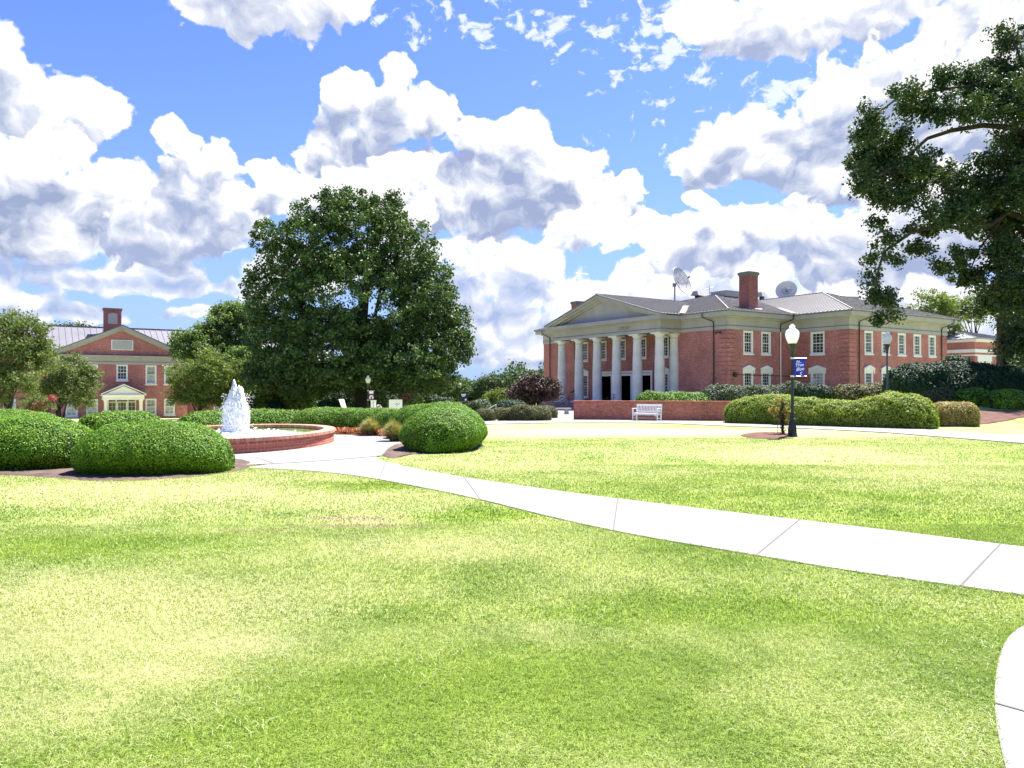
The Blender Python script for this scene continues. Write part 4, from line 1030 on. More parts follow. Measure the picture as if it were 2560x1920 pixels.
w.box(-6.2, 4.4, 5.63, -4.4, 4.46, 6.5); w.box(0.8, -0.06, 5.73, 5.2, -0.003, 6.5); w.build('band_course', M['white'], far)
r = MB(); hip_roof(r, -0.6, -0.6, 16.6, 16.6, 9.12, 0.26, 0.9); hip_roof(r, -12.6, 3.9, 6, 18, 9.13, 0.22, 0.9, sides='a'); r.build('roof', M['roof_white'], far)

# ------------------------------------------------------------ brick garden wall
a = G(1434, 1048.5); b = G(1845, 1052.5)
d = Vector((b[0] - a[0], b[1] - a[1], 0)); L_ = d.length
gw = empty('garden_wall', (a[0], a[1], 0), math.atan2(d.y, d.x), 'long low red brick garden wall behind the white bench', 'wall')
z0, z1 = -0.9, CAMZ + (HOR - 1001.5) / FPX * a[1]
m = MB(); m.box(0, 0, z0, L_, 0.42, z1 - 0.08); m.build('brickwork', M['brick_wall'], gw)
m = MB(); m.box(-0.03, -0.03, z1 - 0.077, L_, 0.45, z1); m.build('coping', M['brick_basin'], gw)

# ------------------------------------------------------------ fountain
fz = gzf(*FC)
fo = empty('fountain', (FC[0], FC[1], fz), 0, 'oval brick fountain basin with a white water jet', 'fountain')
n = 96
def ring_prof(mb, prof, close=False):
    vs = []
    for (off, z) in prof:
        for k in range(n):
            a = 2 * math.pi * k / n; vs.append(((FRX + off) * math.cos(a), (FRY + off) * math.sin(a), z))
    mb.add(vs, [(i * n + k, i * n + (k + 1) % n, (i + 1) * n + (k + 1) % n, (i + 1) * n + k) for i in range(len(prof) - 1) for k in range(n)])
HT = 0.40
m = MB(); ring_prof(m, [(-0.05, -0.1), (-0.05, HT - 0.09)]); bw_ = m.build('basin_wall', M['brick_basin'], fo)
m = MB(); ring_prof(m, [(-0.05, HT - 0.089), (0.0, HT - 0.086), (0.0, HT - 0.008), (-0.008, HT), (-0.36, HT), (-0.37, HT - 0.01), (-0.37, HT - 0.08), (-0.34, HT - 0.08), (-0.34, -0.1)])
def rim_fn(t, b):
    p = ocoord(t); s = t.n.new('ShaderNodeSeparateXYZ'); t.l.new(p, s.inputs[0])
    a = t.m('ARCTAN2', s.outputs[1], s.outputs[0]); f = t.m('FRACT', t.m('MULTIPLY', a, 46.0))
    idx = t.m('FLOOR', t.m('MULTIPLY', a, 46.0)); wn = t.n.new('ShaderNodeTexWhiteNoise'); wn.noise_dimensions = '1D'; t.l.new(idx, wn.inputs['W'])
    c = t.mix(wn.outputs['Value'], (0.38, 0.12, 0.08), (0.56, 0.27, 0.18))
    c = t.mix(t.mr(f, 0.06, 0.12, 1, 0), c, (0.55, 0.42, 0.33)); n2 = t.noise(p, 2.0, 4, 0.6)
    c = t.mix(t.mr(n2, 0.4, 0.7, 0, 0.35), c, (0.60, 0.46, 0.38)); t.l.new(c, b.inputs['Base Color'])
M['rim'] = material('rowlock_brick_rim', (0.5, 0.25, 0.18), 0.85, 0, 0.2, rim_fn)
m.build('basin_rim', M['rim'], fo)
def water_fn(t, b):
    p = ocoord(t)
    nz = t.noise(t.v('MULTIPLY', p, (1, 0.7, 1)), 7.0, 4, 0.6, 0.4); bump(t, b, nz, 0.55, 0.05)
    d = t.v('LENGTH', t.v('MULTIPLY', p, (1, 0.75, 0))); f = t.noise(p, 9, 5, 0.7)
    foam = t.mr(t.m('ADD', t.m('MULTIPLY', d, 0.50), t.m('MULTIPLY', t.m('SUBTRACT', f, 0.5), 1.3)), 0.45, 1.0, 1, 0, smooth=True)
    base = t.mix(t.mr(t.noise(p, 2.2, 4, 0.6), 0.4, 0.62), (0.10, 0.16, 0.06), (0.26, 0.34, 0.06))  # green and yellow reflections painted into the water colour
    t.l.new(t.mix(foam, base, (0.86, 0.88, 0.88)), b.inputs['Base Color'])
    t.l.new(t.mix(foam, (0.06, 0.06, 0.06), (0.8, 0.8, 0.8)), b.inputs['Roughness'])
M['water'] = material('fountain_water', (0.15, 0.2, 0.08), 0.06, 0, 0.6, water_fn)
m = MB(); vs = []
for r_ in (0.0, 0.25, 0.5, 0.75, 1.0):
    for k in range(n): a = 2 * math.pi * k / n; vs.append((r_ * (FRX - 0.35) * math.cos(a), r_ * (FRY - 0.35) * math.sin(a), HT - 0.13))
m.add(vs, [(i * n + k, (i + 1) * n + k, (i + 1) * n + (k + 1) % n, i * n + (k + 1) % n) for i in range(4) for k in range(n)], True)
m.build('pool_water', M['water'], fo)
def foam_fn(t, b):
    b.inputs['Subsurface Weight'].default_value = 0.0
M['foam'] = leafy('water_foam', lambda t, p, r: t.mix(r, (0.93, 0.93, 0.93), (0.98, 0.98, 0.98)), 0.22, 0.5, 1.0, 1.0)
# the jet: a ragged column of falling water lumps and drops
rs = np.random.default_rng(11)
def lumps(nl, fn_pos, size):
    ico_v = np.array([(0, 0, 1), (0.894, 0, 0.447), (0.276, 0.851, 0.447), (-0.724, 0.526, 0.447), (-0.724, -0.526, 0.447), (0.276, -0.851, 0.447),
                      (0.724, 0.526, -0.447), (-0.276, 0.851, -0.447), (-0.894, 0, -0.447), (-0.276, -0.851, -0.447), (0.724, -0.526, -0.447), (0, 0, -1)])
    ico_f = np.array([(0, 1, 2), (0, 2, 3), (0, 3, 4), (0, 4, 5), (0, 5, 1), (1, 6, 2), (2, 7, 3), (3, 8, 4), (4, 9, 5), (5, 10, 1), (6, 7, 2), (7, 8, 3), (8, 9, 4), (9, 10, 5), (10, 6, 1), (6, 11, 7), (7, 11, 8), (8, 11, 9), (9, 11, 10), (10, 11, 6)])
    P, S = fn_pos(nl); S = S * size
    V = ico_v[None] * S[:, None, :] + P[:, None, :]
    return V.reshape(-1, 3), (ico_f[None] + np.arange(nl)[:, None, None] * 12).reshape(-1, 3)
H = 1.55
def jetpos(nl):
    h = rs.random(nl) ** 0.85; z = h * H
    lobe = rs.integers(0, 3, nl); cx = np.array([-0.05, 0.13, 0.02])[lobe]; top = np.array([1.0, 0.88, 0.72])[lobe]; z = z * top; h = z / H
    rad = 0.37 * (1 - 0.50 * h ** 1.3) * np.where(h > 0.75, 1, 1) * np.clip((1.03 - h) / 0.50, 0.05, 1) ** 0.9
    a = rs.random(nl) * 2 * np.pi; r = rad * np.sqrt(rs.random(nl)) * (1 + 0.06 * rs.standard_normal(nl))
    S = np.stack([1 + 0 * a, 1 + 0 * a, 2.5 + rs.random(nl) * 2.5], 1) * (0.5 + rs.random(nl))[:, None]
    return np.stack([cx * h + r * np.cos(a), r * np.sin(a), z], 1), S
V1, F1 = lumps(2600, jetpos, 0.017)
def spray(nl):
    z = rs.random(nl) * H * 0.8; a = rs.random(nl) * 2 * np.pi; r = 0.28 + 0.14 * (1 - z / H) + np.abs(rs.standard_normal(nl)) * 0.06
    return np.stack([r * np.cos(a), r * np.sin(a), z], 1), np.ones((nl, 3)) * (0.4 + rs.random(nl))[:, None]
V2, F2 = lumps(900, spray, 0.008)
def splash(nl):
    a = rs.random(nl) * 2 * np.pi; r = np.abs(rs.standard_normal(nl)) * 0.55; z = np.abs(rs.standard_normal(nl)) * 0.05
    return np.stack([r * np.cos(a), r * 1.2 * np.sin(a), z], 1), np.stack([1.4 + 0 * a, 1.4 + 0 * a, 0.8 + 0 * a], 1)
V3, F3 = lumps(1500, splash, 0.028)
def core(cx, top, rad, seed, nz=46, na=40):
    wob = [np.random.default_rng(seed + k).random(6) * 6.28 for k in range(3)]; V = []
    for i in range(nz + 1):
        h = i / nz; z = h * H * top
        r0 = rad * (1 - 0.42 * h ** 1.2) * max(min((1.0 - h) / 0.45, 1), 0.03) ** 0.8 * (1 + 0.25 * max(0, 0.12 - h) / 0.12)
        for k in range(na):
            a = 2 * math.pi * k / na
            w = sum(math.sin(a * (2 + 3 * q) + wob[0][q] + 3 * math.sin(z * 2.5 + wob[1][q])) / (1.5 + q) for q in range(5)) * 0.055 + 0.03 * math.sin(z * 31 + a * 4 + wob[2][0]) + 0.05 * math.sin(a * 9 + z * 7)
            r = r0 * (1 + w) + 0.004 * math.sin(a * 17 + z * 60)
            V.append((cx * h + r * math.cos(a), r * math.sin(a), z))
    I = np.arange((nz + 1) * na).reshape(nz + 1, na); J = np.roll(I, -1, 1)
    q = np.stack([I[:-1], J[:-1], J[1:], I[1:]], -1).reshape(-1, 4)
    return np.array(V), np.concatenate([q[:, :3], q[:, [0, 2, 3]]])
cs = [core(-0.06, 1.0, 0.36, 1), core(0.14, 0.90, 0.34, 9), core(0.03, 0.74, 0.37, 17)]
jv = np.concatenate([V1, V2, V3] + [c[0] for c in cs]); nb = len(V1) + len(V2) + len(V3); fl_ = [F1, F2 + len(V1), F3 + len(V1) + len(V2)]
for c in cs: fl_.append(c[1] + nb); nb += len(c[0])
jf = np.concatenate(fl_)
jet = obj('water_jet', npmesh('water_jet', jv, jf, M['foam'], True), fo, (0, 0, HT - 0.14))

# ------------------------------------------------------------ plants
class Wob:
    """smooth 3-D wobble made of a few random waves"""
    def __init__(s, seed, freq, n=7):
        r = np.random.default_rng(seed); s.k = r.standard_normal((n, 3)) * freq; s.p = r.random(n) * 6.28; s.n = n
    def __call__(s, P): return np.sin(P @ s.k.T + s.p).sum(1) / s.n ** 0.5
def leaf_quads(P, size, rg, nrm=None, spread=1.0, aspect=0.55):
    n = len(P); a = rg.standard_normal((n, 3))
    if nrm is not None: a = a * spread + nrm * 1.0
    a /= np.linalg.norm(a, axis=1, keepdims=True) + 1e-9
    u = np.cross(a, rg.standard_normal((n, 3))); u /= np.linalg.norm(u, axis=1, keepdims=True) + 1e-9
    v = np.cross(a, u); s = (size * (0.6 + 0.8 * rg.random(n)))[:, None] if np.isscalar(size) else (size * (0.6 + 0.8 * rg.random(n)))[:, None]
    V = np.stack([P - u * s * 0.5, P - v * s * aspect * 0.5 + a * s * 0.06, P + u * s * 0.5, P + v * s * aspect * 0.5 + a * s * 0.06], 1).reshape(-1, 3)
    return V, np.arange(4 * n).reshape(n, 4)

def hedge(path, w, h, mat, label, cat='hedge', group=None, seed=1, leaf=0.05, dens=1500, under=0.12, lump=0.05, pz=2.4, base=None, name='clipped_hedge', sink=0.0, endp=2.6, inner='hedge_in', taper=None):
    """a clipped hedge: rounded section swept along a ground path with domed ends, its skin covered with leaves"""
    P = np.array(smoothline(path, 8) if len(path) > 2 else [np.array(path[0]) + (np.array(path[1]) - np.array(path[0])) * t for t in np.linspace(0, 1, 9)])
    seg = np.r_[0, np.cumsum(np.linalg.norm(np.diff(P, axis=0), axis=1))]; L = seg[-1]
    hw = w / 2; nt = max(24, int((L + w) / 0.22)); nphi = 26
    # ends project by half the width
    s = np.linspace(-hw, L + hw, nt)
    cx = np.interp(s, seg, P[:, 0]); cy = np.interp(s, seg, P[:, 1])
    T = np.stack([np.gradient(np.interp(np.clip(s, 0.01, L - 0.01) + 0.01, seg, P[:, 0]), s) * 0, s * 0], 1)
    sc_ = np.clip(s, 0.02, L - 0.02)
    tx = np.interp(sc_ + 0.02, seg, P[:, 0]) - np.interp(sc_ - 0.02, seg, P[:, 0]); ty_ = np.interp(sc_ + 0.02, seg, P[:, 1]) - np.interp(sc_ - 0.02, seg, P[:, 1])
    tl = np.hypot(tx, ty_) + 1e-9; tx /= tl; ty_ /= tl
    ov = np.where(s < 0, s, np.where(s > L, s - L, 0)); cx = cx + tx * ov; cy = cy + ty_ * ov
    e = np.clip(1 - (np.abs(ov) / hw) ** endp, 0.0, 1) ** (1 / endp)
    phi = np.linspace(0, np.pi, nphi)
    c_, s_ = np.cos(phi), np.sin(phi)
    gx_ = np.sign(c_) * np.abs(c_) ** (2 / 2.3); gz_ = s_ ** (2 / pz)
    # the foot is drawn in a little under the bulge
    foot = 1 - under * np.clip(1 - gz_ * 2.2, 0, 1) ** 1.5
    W = hw * e[:, None] * gx_[None] * foot[None]; Hh = h * (0.25 + 0.75 * e[:, None]) * gz_[None]
    Hh = np.where(e[:, None] < 0.02, Hh * 0 + 0.25 * h * gz_[None], Hh)
    if taper is not None: Hh = Hh * np.interp(np.linspace(0, 1, nt), np.linspace(0, 1, len(taper)), taper)[:, None]
    X = cx[:, None] - ty_[:, None] * W; Y = cy[:, None] + tx[:, None] * W
    Zg = gz(X, Y) if base is None else X * 0 + base
    Q = np.stack([X, Y, Zg + Hh - sink], -1)
    # wobble
    wb = Wob(seed, 1.5); wb2 = Wob(seed + 50, 5.0); flat = Q.reshape(-1, 3)
    cen = np.stack([np.repeat(cx, nphi), np.repeat(cy, nphi), flat[:, 2] * 0 + Zg.mean() + h * 0.35], 1)
    d = flat - cen; dl = np.linalg.norm(d, axis=1, keepdims=True) + 1e-6
    flat = flat + d / dl * ((wb(flat) * lump + wb2(flat) * lump * 0.4)[:, None]); Q = flat.reshape(nt, nphi, 3)
    I = np.arange(nt * nphi).reshape(nt, nphi)
    F = np.stack([I[:-1, :-1], I[:-1, 1:], I[1:, 1:], I[1:, :-1]], -1).reshape(-1, 4)
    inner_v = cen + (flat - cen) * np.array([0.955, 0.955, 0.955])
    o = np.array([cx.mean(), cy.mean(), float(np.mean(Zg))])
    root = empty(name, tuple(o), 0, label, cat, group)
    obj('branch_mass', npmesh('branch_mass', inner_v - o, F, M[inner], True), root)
    A, B, Cc, D = Q[:-1, :-1].reshape(-1, 3), Q[:-1, 1:].reshape(-1, 3), Q[1:, 1:].reshape(-1, 3), Q[1:, :-1].reshape(-1, 3)
    nr = np.cross(Cc - A, D - B); ar = np.linalg.norm(nr, axis=1) / 2; nr = nr / (2 * ar[:, None] + 1e-9)
    mid = (A + B + Cc + D) / 4; out = mid - cen[:len(mid)] if False else mid - np.stack([np.repeat((cx[:-1] + cx[1:]) / 2, nphi - 1), np.repeat((cy[:-1] + cy[1:]) / 2, nphi - 1), mid[:, 2] * 0 + Zg.mean() + 0.3 * h], 1)
    nr *= np.sign((nr * out).sum(1))[:, None]
    rg = np.random.default_rng(seed); n = int(ar.sum() * dens)
    idx = rg.choice(len(ar), n, p=ar / ar.sum()); a = rg.random((n, 1)); b = rg.random((n, 1))
    pt = (A[idx] * (1 - a) + B[idx] * a) * (1 - b) + (D[idx] * (1 - a) + Cc[idx] * a) * b
    pt = pt + nr[idx] * (np.clip(rg.standard_normal(n), -1.2, 2.2) * leaf * 0.45 + Wob(seed + 9, 9)(pt) * leaf * 0.35)[:, None]
    V, Fq = leaf_quads(pt, leaf, rg, nr[idx], 0.42)
    obj('foliage', npmesh('foliage', V - o, Fq, M[mat]), root)
    return root

def crown_points(ells, n, rg, shell=0.55):
    vol = np.array([e[3] * e[4] * e[5] for e in ells]) ** 0.75; k = rg.choice(len(ells), n, p=vol / vol.sum())
    d = rg.standard_normal((n, 3)); d /= np.linalg.norm(d, axis=1, keepdims=True)
    r = (shell + (1 - shell) * rg.random(n)) ** 0.8
    E = np.array(ells)[k]
    return E[:, :3] + d * r[:, None] * E[:, 3:6]
def tree(name, base, trunk_h, trunk_r, ells, mat, label, cat='tree', group=None, seed=1, nclump=160, per=60, clump=0.6, leaf=0.2, nlimb=8, bark='bark', shell=0.5, flat=0.75, lean=(0, 0), stems=1, low=None, twigs=0):
    rg = np.random.default_rng(seed); o = Vector(base)
    root = empty(name, base, 0, label, cat, group)
    E = [(e[0] - o.x, e[1] - o.y, e[2] - o.z, e[3], e[4], e[5]) for e in ells]
    Cn = crown_points(E, nclump, rg, shell)
    if low is not None: Cn = Cn[Cn[:, 2] > low]
    nclump = len(Cn)
    sz = clump * (0.55 + 0.9 * rg.random(nclump))
    k = np.repeat(np.arange(nclump), per); d = rg.standard_normal((nclump * per, 3)); d /= np.linalg.norm(d, axis=1, keepdims=True)
    r = rg.random(nclump * per) ** 0.5
    P = Cn[k] + d * (r * sz[k])[:, None] * np.array([1, 1, flat])
    nr = d * np.array([0.6, 0.6, 0.9]) + np.array([0, 0, 0.35])
    V, F = leaf_quads(P, leaf, rg, nr, 1.0, 0.6)
    obj('crown', npmesh('crown', V, F, M[mat]), root)
    mb = MB(); topz = max(e[2] for e in E)
    for s_ in range(stems):
        ox, oy = (0, 0) if stems == 1 else (rg.uniform(-0.25, 0.25), rg.uniform(-0.25, 0.25))
        fx, fy = (lean if stems == 1 else (rg.uniform(-0.5, 0.5), rg.uniform(-0.3, 0.3)))
        mb.tube([(ox, oy, -0.3), (ox * 1.1, oy * 1.1, 0.15), (ox + fx * 0.4, oy + fy * 0.4, trunk_h * 0.5), (ox + fx, oy + fy, trunk_h), (fx * 1.3, fy * 1.3, (trunk_h + topz) / 2)],
                [trunk_r * 1.5, trunk_r * 1.05, trunk_r * 0.9, trunk_r * 0.78, trunk_r * 0.35], 9)
    trunk = mb.build('trunk', M[bark], root)
    lb = MB(); pick = rg.choice(nclump, min(nlimb, nclump), replace=False)
    for i in pick:
        q = Cn[i]; z0_ = trunk_h * (0.55 + 0.5 * rg.random()); st_ = np.array([lean[0] * z0_ / max(trunk_h, 0.1), lean[1] * z0_ / max(trunk_h, 0.1), z0_])
        m1 = st_ + (q - st_) * 0.35 + np.array([0, 0, 0.12 * np.linalg.norm(q - st_)]) + rg.standard_normal(3) * 0.15
        m2 = st_ + (q - st_) * 0.7 + np.array([0, 0, 0.10 * np.linalg.norm(q - st_)]) + rg.standard_normal(3) * 0.2
        r0 = trunk_r * (0.35 + 0.15 * rg.random()); lb = MB(); lb.tube([tuple(st_), tuple(m1), tuple(m2), tuple(q)], [r0, r0 * 0.65, r0 * 0.4, r0 * 0.12], 6); lb.build('limb', M[bark], root)
    lb = MB()
    for _ in range(twigs):
        i, j = rg.integers(0, nclump, 2)
        q = Cn[i]; dd = np.linalg.norm(Cn - q, axis=1); j = int(np.argsort(dd)[rg.integers(1, 6)]); e_ = Cn[j]
        lb.tube([tuple(q), tuple((q + e_) / 2 + rg.standard_normal(3) * 0.12), tuple(e_)], [trunk_r * 0.06, trunk_r * 0.05, trunk_r * 0.02], 4)
    if lb.v: tag(lb.build('twigs', M[bark], root), kind='stuff')
    return root
def ell(px, py, Y, rx, ry, rd=None):
    """crown lobe: centre seen at a pixel at depth Y, radii given in pixels (depth radius in metres)"""
    p = at(px, py, Y); k = Y / FPX
    return (p.x, p.y, p.z, rx * k, (rd if rd is not None else (rx + ry) / 2 * k), ry * k)

# ---- hedges about the fountain
hedge([(-7.46, 14.80), (-7.05, 14.70), (-6.70, 14.78)], 2.3, 1.02, 'hedge', 'big domed green hedge mound nearest the camera, left of the fountain wall', group='clipped hedges ringing the fountain', seed=3, leaf=0.030, dens=7000, lump=0.03, pz=2.05, endp=2.0, taper=(0.9, 0.93, 0.97, 1.0, 0.98, 0.95, 0.9), under=0.34)
hedge([(-15.3, 23.6), (-15.4, 21.0), (-14.2, 18.2), (-12.0, 16.3), (-9.85, 15.75)], 2.3, 0.96, 'hedge', 'long green hedge leaving the picture at the left edge', group='clipped hedges ringing the fountain', seed=4, leaf=0.034, dens=4600, lump=0.07, pz=2.05, endp=2.0, under=0.34)
hedge([(-1.93, 19.9), (-1.8, 21.6), (-2.2, 23.6), (-3.0, 25.0)], 2.35, 1.12, 'hedge', 'large rounded green hedge end right of the fountain by the walk', group='clipped hedges ringing the fountain', seed=5, leaf=0.034, dens=5200, lump=0.045, pz=2.05, endp=2.0, under=0.34)
hedge([(-3.9, 27.3), (-5.6, 28.5), (-7.4, 29.1)], 2.2, 0.96, 'hedge', 'curved green hedge behind the red flower bed', group='clipped hedges ringing the fountain', seed=6, leaf=0.042, dens=2600, lump=0.05, pz=2.2, under=0.2)
hedge([(-9.0, 30.3), (-10.2, 30.2), (-11.3, 29.7), (-12.0, 29.1)], 2.0, 0.86, 'hedge', 'green hedge directly behind the water jet', group='clipped hedges ringing the fountain', seed=7, leaf=0.055, dens=1400, lump=0.05, taper=(0.8, 0.98, 1.0, 0.95, 0.8))
hedge([(-13.75, 27.1), (-14.1, 26.95), (-14.4, 26.7)], 2.0, 0.80, 'hedge', 'green hedge in front of the white hall entrance', group='clipped hedges ringing the fountain', seed=8, leaf=0.055, dens=1400, lump=0.05)
# ---- flower bed and ornamental grasses beside the plaza
rg = np.random.default_rng(21)
def along(a0, a1, r0, r1, n):
    t = a0 + (a1 - a0) * rg.random(n); r = r0 + (r1 - r0) * rg.random(n)
    return np.stack([FC[0] + r * np.cos(t), FC[1] + (r + 0.55) * np.sin(t)], 1)
pt = along(R(6), R(82), 4.95, 5.75, 5200); z = gz(pt[:, 0], pt[:, 1]) + 0.03 + 0.24 * rg.random(len(pt))
V, F = leaf_quads(np.column_stack([pt, z]), 0.085, rg)
tag(obj('bedding_flowers', npmesh('bedding_flowers', V, F, M['bedflower'])), 'orange red flowers edging the fountain plaza', 'flowers', kind='stuff')
for i, (px, py, hh, ww, lab) in enumerate(((928, 1090, 0.72, 0.62, 'tan fountain grass tuft in the red flower bed, left one'), (985, 1104, 0.72, 0.55, 'tan fountain grass tuft against the rounded hedge end'))):
    g_ = G(px, py); n = 2600; a = rg.random(n) * 6.283; sp_ = rg.random(n) ** 0.7
    bx = g_[0] + np.cos(a) * 0.10 * rg.random(n); by = g_[1] + np.sin(a) * 0.10 * rg.random(n); z0_ = gzf(*g_)
    ex = g_[0] + np.cos(a) * sp_ * ww; ey_ = g_[1] + np.sin(a) * sp_ * ww; ez = z0_ + hh * (1 - 0.55 * sp_ ** 1.7) * (0.65 + 0.4 * rg.random(n))
    mx_ = bx + (ex - bx) * 0.4; my_ = by + (ey_ - by) * 0.4; mz_ = z0_ + (ez - z0_) * 0.72
    wx = -np.sin(a) * 0.006; wy = np.cos(a) * 0.006; zz = np.full(n, z0_)
    V = np.stack([np.stack([bx - wx, by - wy, zz], 1), np.stack([bx + wx, by + wy, zz], 1), np.stack([mx_ + wx, my_ + wy, mz_], 1), np.stack([mx_ - wx, my_ - wy, mz_], 1), np.stack([ex, ey_, ez], 1)], 1).reshape(-1, 3)
    k = np.arange(n)[:, None] * 5; F = np.concatenate([k + np.array([[0, 1, 2]]), k + np.array([[0, 2, 3]]), k + np.array([[3, 2, 4]])])
    tag(obj('ornamental_grass', npmesh('ornamental_grass', V, F, M['strawgrass'])), lab, 'ornamental grass', 'fountain grass tufts in the flower bed')

# ---- right hand hedges and shrubs
def gp(px, py, back=0.0):
    p = np.array(G(px, py)); return p + p / np.linalg.norm(p) * back
hedge([gp(1868, 1060, 1.0), gp(1925, 1062, 1.0), gp(1962, 1063, 1.0)], 2.0, 1.28, 'mixhedge', 'olive tinged end of the clipped hedge beside the brick wall', seed=12, leaf=0.07, dens=1300, lump=0.08, pz=3.6)
hedge([gp(1995, 1065, 1.05), gp(2080, 1067, 1.05), gp(2180, 1070, 1.05), gp(2275, 1073, 1.0)], 2.1, 1.28, 'mixhedge', 'long boxy green hedge behind the near lamp post', seed=13, leaf=0.07, dens=1500, lump=0.09, pz=3.4, taper=(0.96, 0.98, 0.92, 0.99, 0.95, 1.04, 1.05, 0.98))
hedge([gp(2364, 1066, 0.62), gp(2405, 1066, 0.62)], 1.25, 0.98, 'tan', 'tan coloured boxy shrub right of the long hedge', 'shrub', seed=14, leaf=0.06, dens=2200, lump=0.05, pz=3.6, name='clipped_shrub')
def mound(px, py, Yd, wpx, hm, mat, label, seed, leaf=0.09, dens=900, dp=None, lump=0.07, cat='shrub', group=None, pz=2.4, under=0.1):
    """shrub whose top centre is seen at (px, py) at depth Yd"""
    p = at(px, py, Yd); w_ = wpx * Yd / FPX; d_ = min(dp or w_ * 0.8, w_); b = gzf(p.x, p.y)
    h_ = max(p.z - b, hm); L2 = max((w_ - d_) / 2, 0.05)
    return hedge([(p.x - L2, p.y), (p.x + L2, p.y)], d_, h_, mat, label, cat, group, seed, leaf, dens, under, lump, pz, name='clipped_shrub')
mound(2437, 990, 37.5, 88, 0.8, 'hedge', 'green clipped mound behind the tan shrub', 15, 0.08, 900, 1.6)
mound(2350, 993, 38.5, 75, 0.8, 'olive', 'dull olive clipped mound showing between hedge and tan shrub', 16, 0.08, 800, 1.5)
mound(2520, 989, 36.5, 120, 0.8, 'hedge', 'green clipped mound at the right edge above the mulch', 17, 0.08, 900, 2.0)
mound(2405, 912, 46.0, 330, 2.2, 'holly', 'huge dark evergreen mound before the library right end', 18, 0.13, 620, 4.2, 0.16, under=0.35, pz=2.8)
mound(2262, 912, 48.0, 95, 2.2, 'holly', 'narrower dark evergreen shrub at the left of the huge mound', 19, 0.13, 550, 2.0, 0.12, pz=3.0)
mound(2396, 894, 55.0, 80, 2.2, 'holly', 'dark shrub top showing above the huge evergreen mound', 20, 0.14, 400, 2.2, 0.15)
mound(1678, 981, 50.0, 190, 1.2, 'hedge', 'flat topped green hedge just above the brick wall and bench', 22, 0.09, 700, 2.2, pz=3.2, cat='hedge')
mound(1812, 967, 53.0, 130, 1.2, 'rough_shrub', 'shaggy grey green shrub behind the right end of the brick wall', 23, 0.12, 500, 2.6, 0.12)
mound(1925, 963, 54.0, 170, 1.2, 'rough_shrub', 'shaggy grey green shrub under the low library window', 24, 0.12, 500, 2.6, 0.15)
mound(2040, 969, 52.0, 95, 1.2, 'holly', 'small dark shrub under the white wing window', 25, 0.11, 500, 2.2, 0.08)
mound(2148, 969, 51.0, 140, 1.2, 'olive', 'pale olive shrub under the library side windows', 26, 0.11, 500, 2.2, 0.12)
mound(905, 978, 76.0, 190, 1.2, 'holly', 'added dark mound standing for the shade behind the large oak trunk', 44, 0.2, 220, 3.0, 0.25)  # mound added to darken the bright ground seen under the crown
mound(1075, 992, 74.0, 130, 1.0, 'holly', 'added dark mound standing for the shade right of the large oak trunk', 45, 0.2, 220, 2.6, 0.25)  # second added mound, keeps the gap under the crown dark
# olive clipped globes left of the library steps
for i, (px, top, base_y, wd, lab) in enumerate(((1211, 1021, 1054, 50, 'leftmost olive clipped globe beside the dark gap'), (1245, 1019, 1049, 44, 'olive clipped globe half hidden behind the dark gap'), (1272, 1019, 1053, 52, 'boxy olive clipped globe right of the dark gap'),
                                                (1306, 1011, 1053, 62, 'tallest olive clipped globe in the row'), (1344, 1016, 1053, 70, 'broad olive clipped globe at the front of the row'), (1368, 1015, 1047, 50, 'olive clipped globe at the right end nearest the stone bench'))):
    g_ = G(px, base_y); w_ = wd * g_[1] / FPX; top_z = CAMZ + (HOR - top) / FPX * (g_[1] + w_ / 2)
    hedge([(g_[0] - 0.03, g_[1] + w_ / 2), (g_[0] + 0.03, g_[1] + w_ / 2)], w_, top_z - gzf(*g_), 'olive', lab, 'shrub', 'olive clipped globes by the steps', 30 + i, 0.06, 1100, 0.12, 0.03, 2.6, name='clipped_shrub')
mound(1275, 1004, 52, 90, 0.8, 'holly', 'low dark evergreen under the plum tree', 40, 0.11, 500, 2.0)
mound(1193, 1000, 60, 70, 0.8, 'rough_shrub', 'pale grey shrub left of the yellow green bush', 41, 0.13, 400, 2.0, 0.15)
mound(690, 1003, 66, 50, 0.8, 'holly', 'dark shrub below the large oak, left of the brick wing window', 42, 0.16, 300, 2.0, 0.15)
mound(822, 1000, 62, 60, 0.8, 'holly', 'dark rounded shrub left of the white garden chair', 43, 0.16, 300, 2.0, 0.15)

# ---- small trees
p = onz(1337, 58)
tree('plum_tree', p, 0.9, 0.10, [ell(1337, 975, 58, 64, 32), ell(1300, 985, 57.5, 34, 26), ell(1378, 972, 58, 28, 24), ell(1335, 955, 58.2, 40, 18)], 'plum', 'dark purple leaved tree left of the library columns', seed=51, nclump=330, per=38, clump=0.42, leaf=0.16, nlimb=10, stems=3)
p = onz(1245, 62)
tree('small_tree', p, 0.6, 0.06, [ell(1245, 996, 62, 30, 22), ell(1262, 988, 62.5, 18, 14)], 'yellowgreen', 'bright yellow green bush behind the olive globes', 'shrub', seed=52, nclump=120, per=36, clump=0.4, leaf=0.15, nlimb=4, stems=2)
p = onz(1025, 60)
tree('crape_myrtle', p, 0.7, 0.05, [ell(1035, 1005, 60, 26, 18)], 'myrtle', 'thin crape myrtle with a few red blossoms by the white sign', 'shrub', seed=53, nclump=60, per=28, clump=0.35, leaf=0.14, nlimb=5, stems=2)
o_ = C.objects[-1] if False else None
rgf = np.random.default_rng(54)
def blossoms(root_label, ells_, n, size, parent):
    P_ = crown_points([(e[0] - parent.location.x, e[1] - parent.location.y, e[2] - parent.location.z, e[3], e[4], e[5]) for e in ells_], n, rgf, 0.2)
    V, F = leaf_quads(P_, size, rgf); obj('blossom', npmesh('blossom', V, F, M['redflower']), parent)
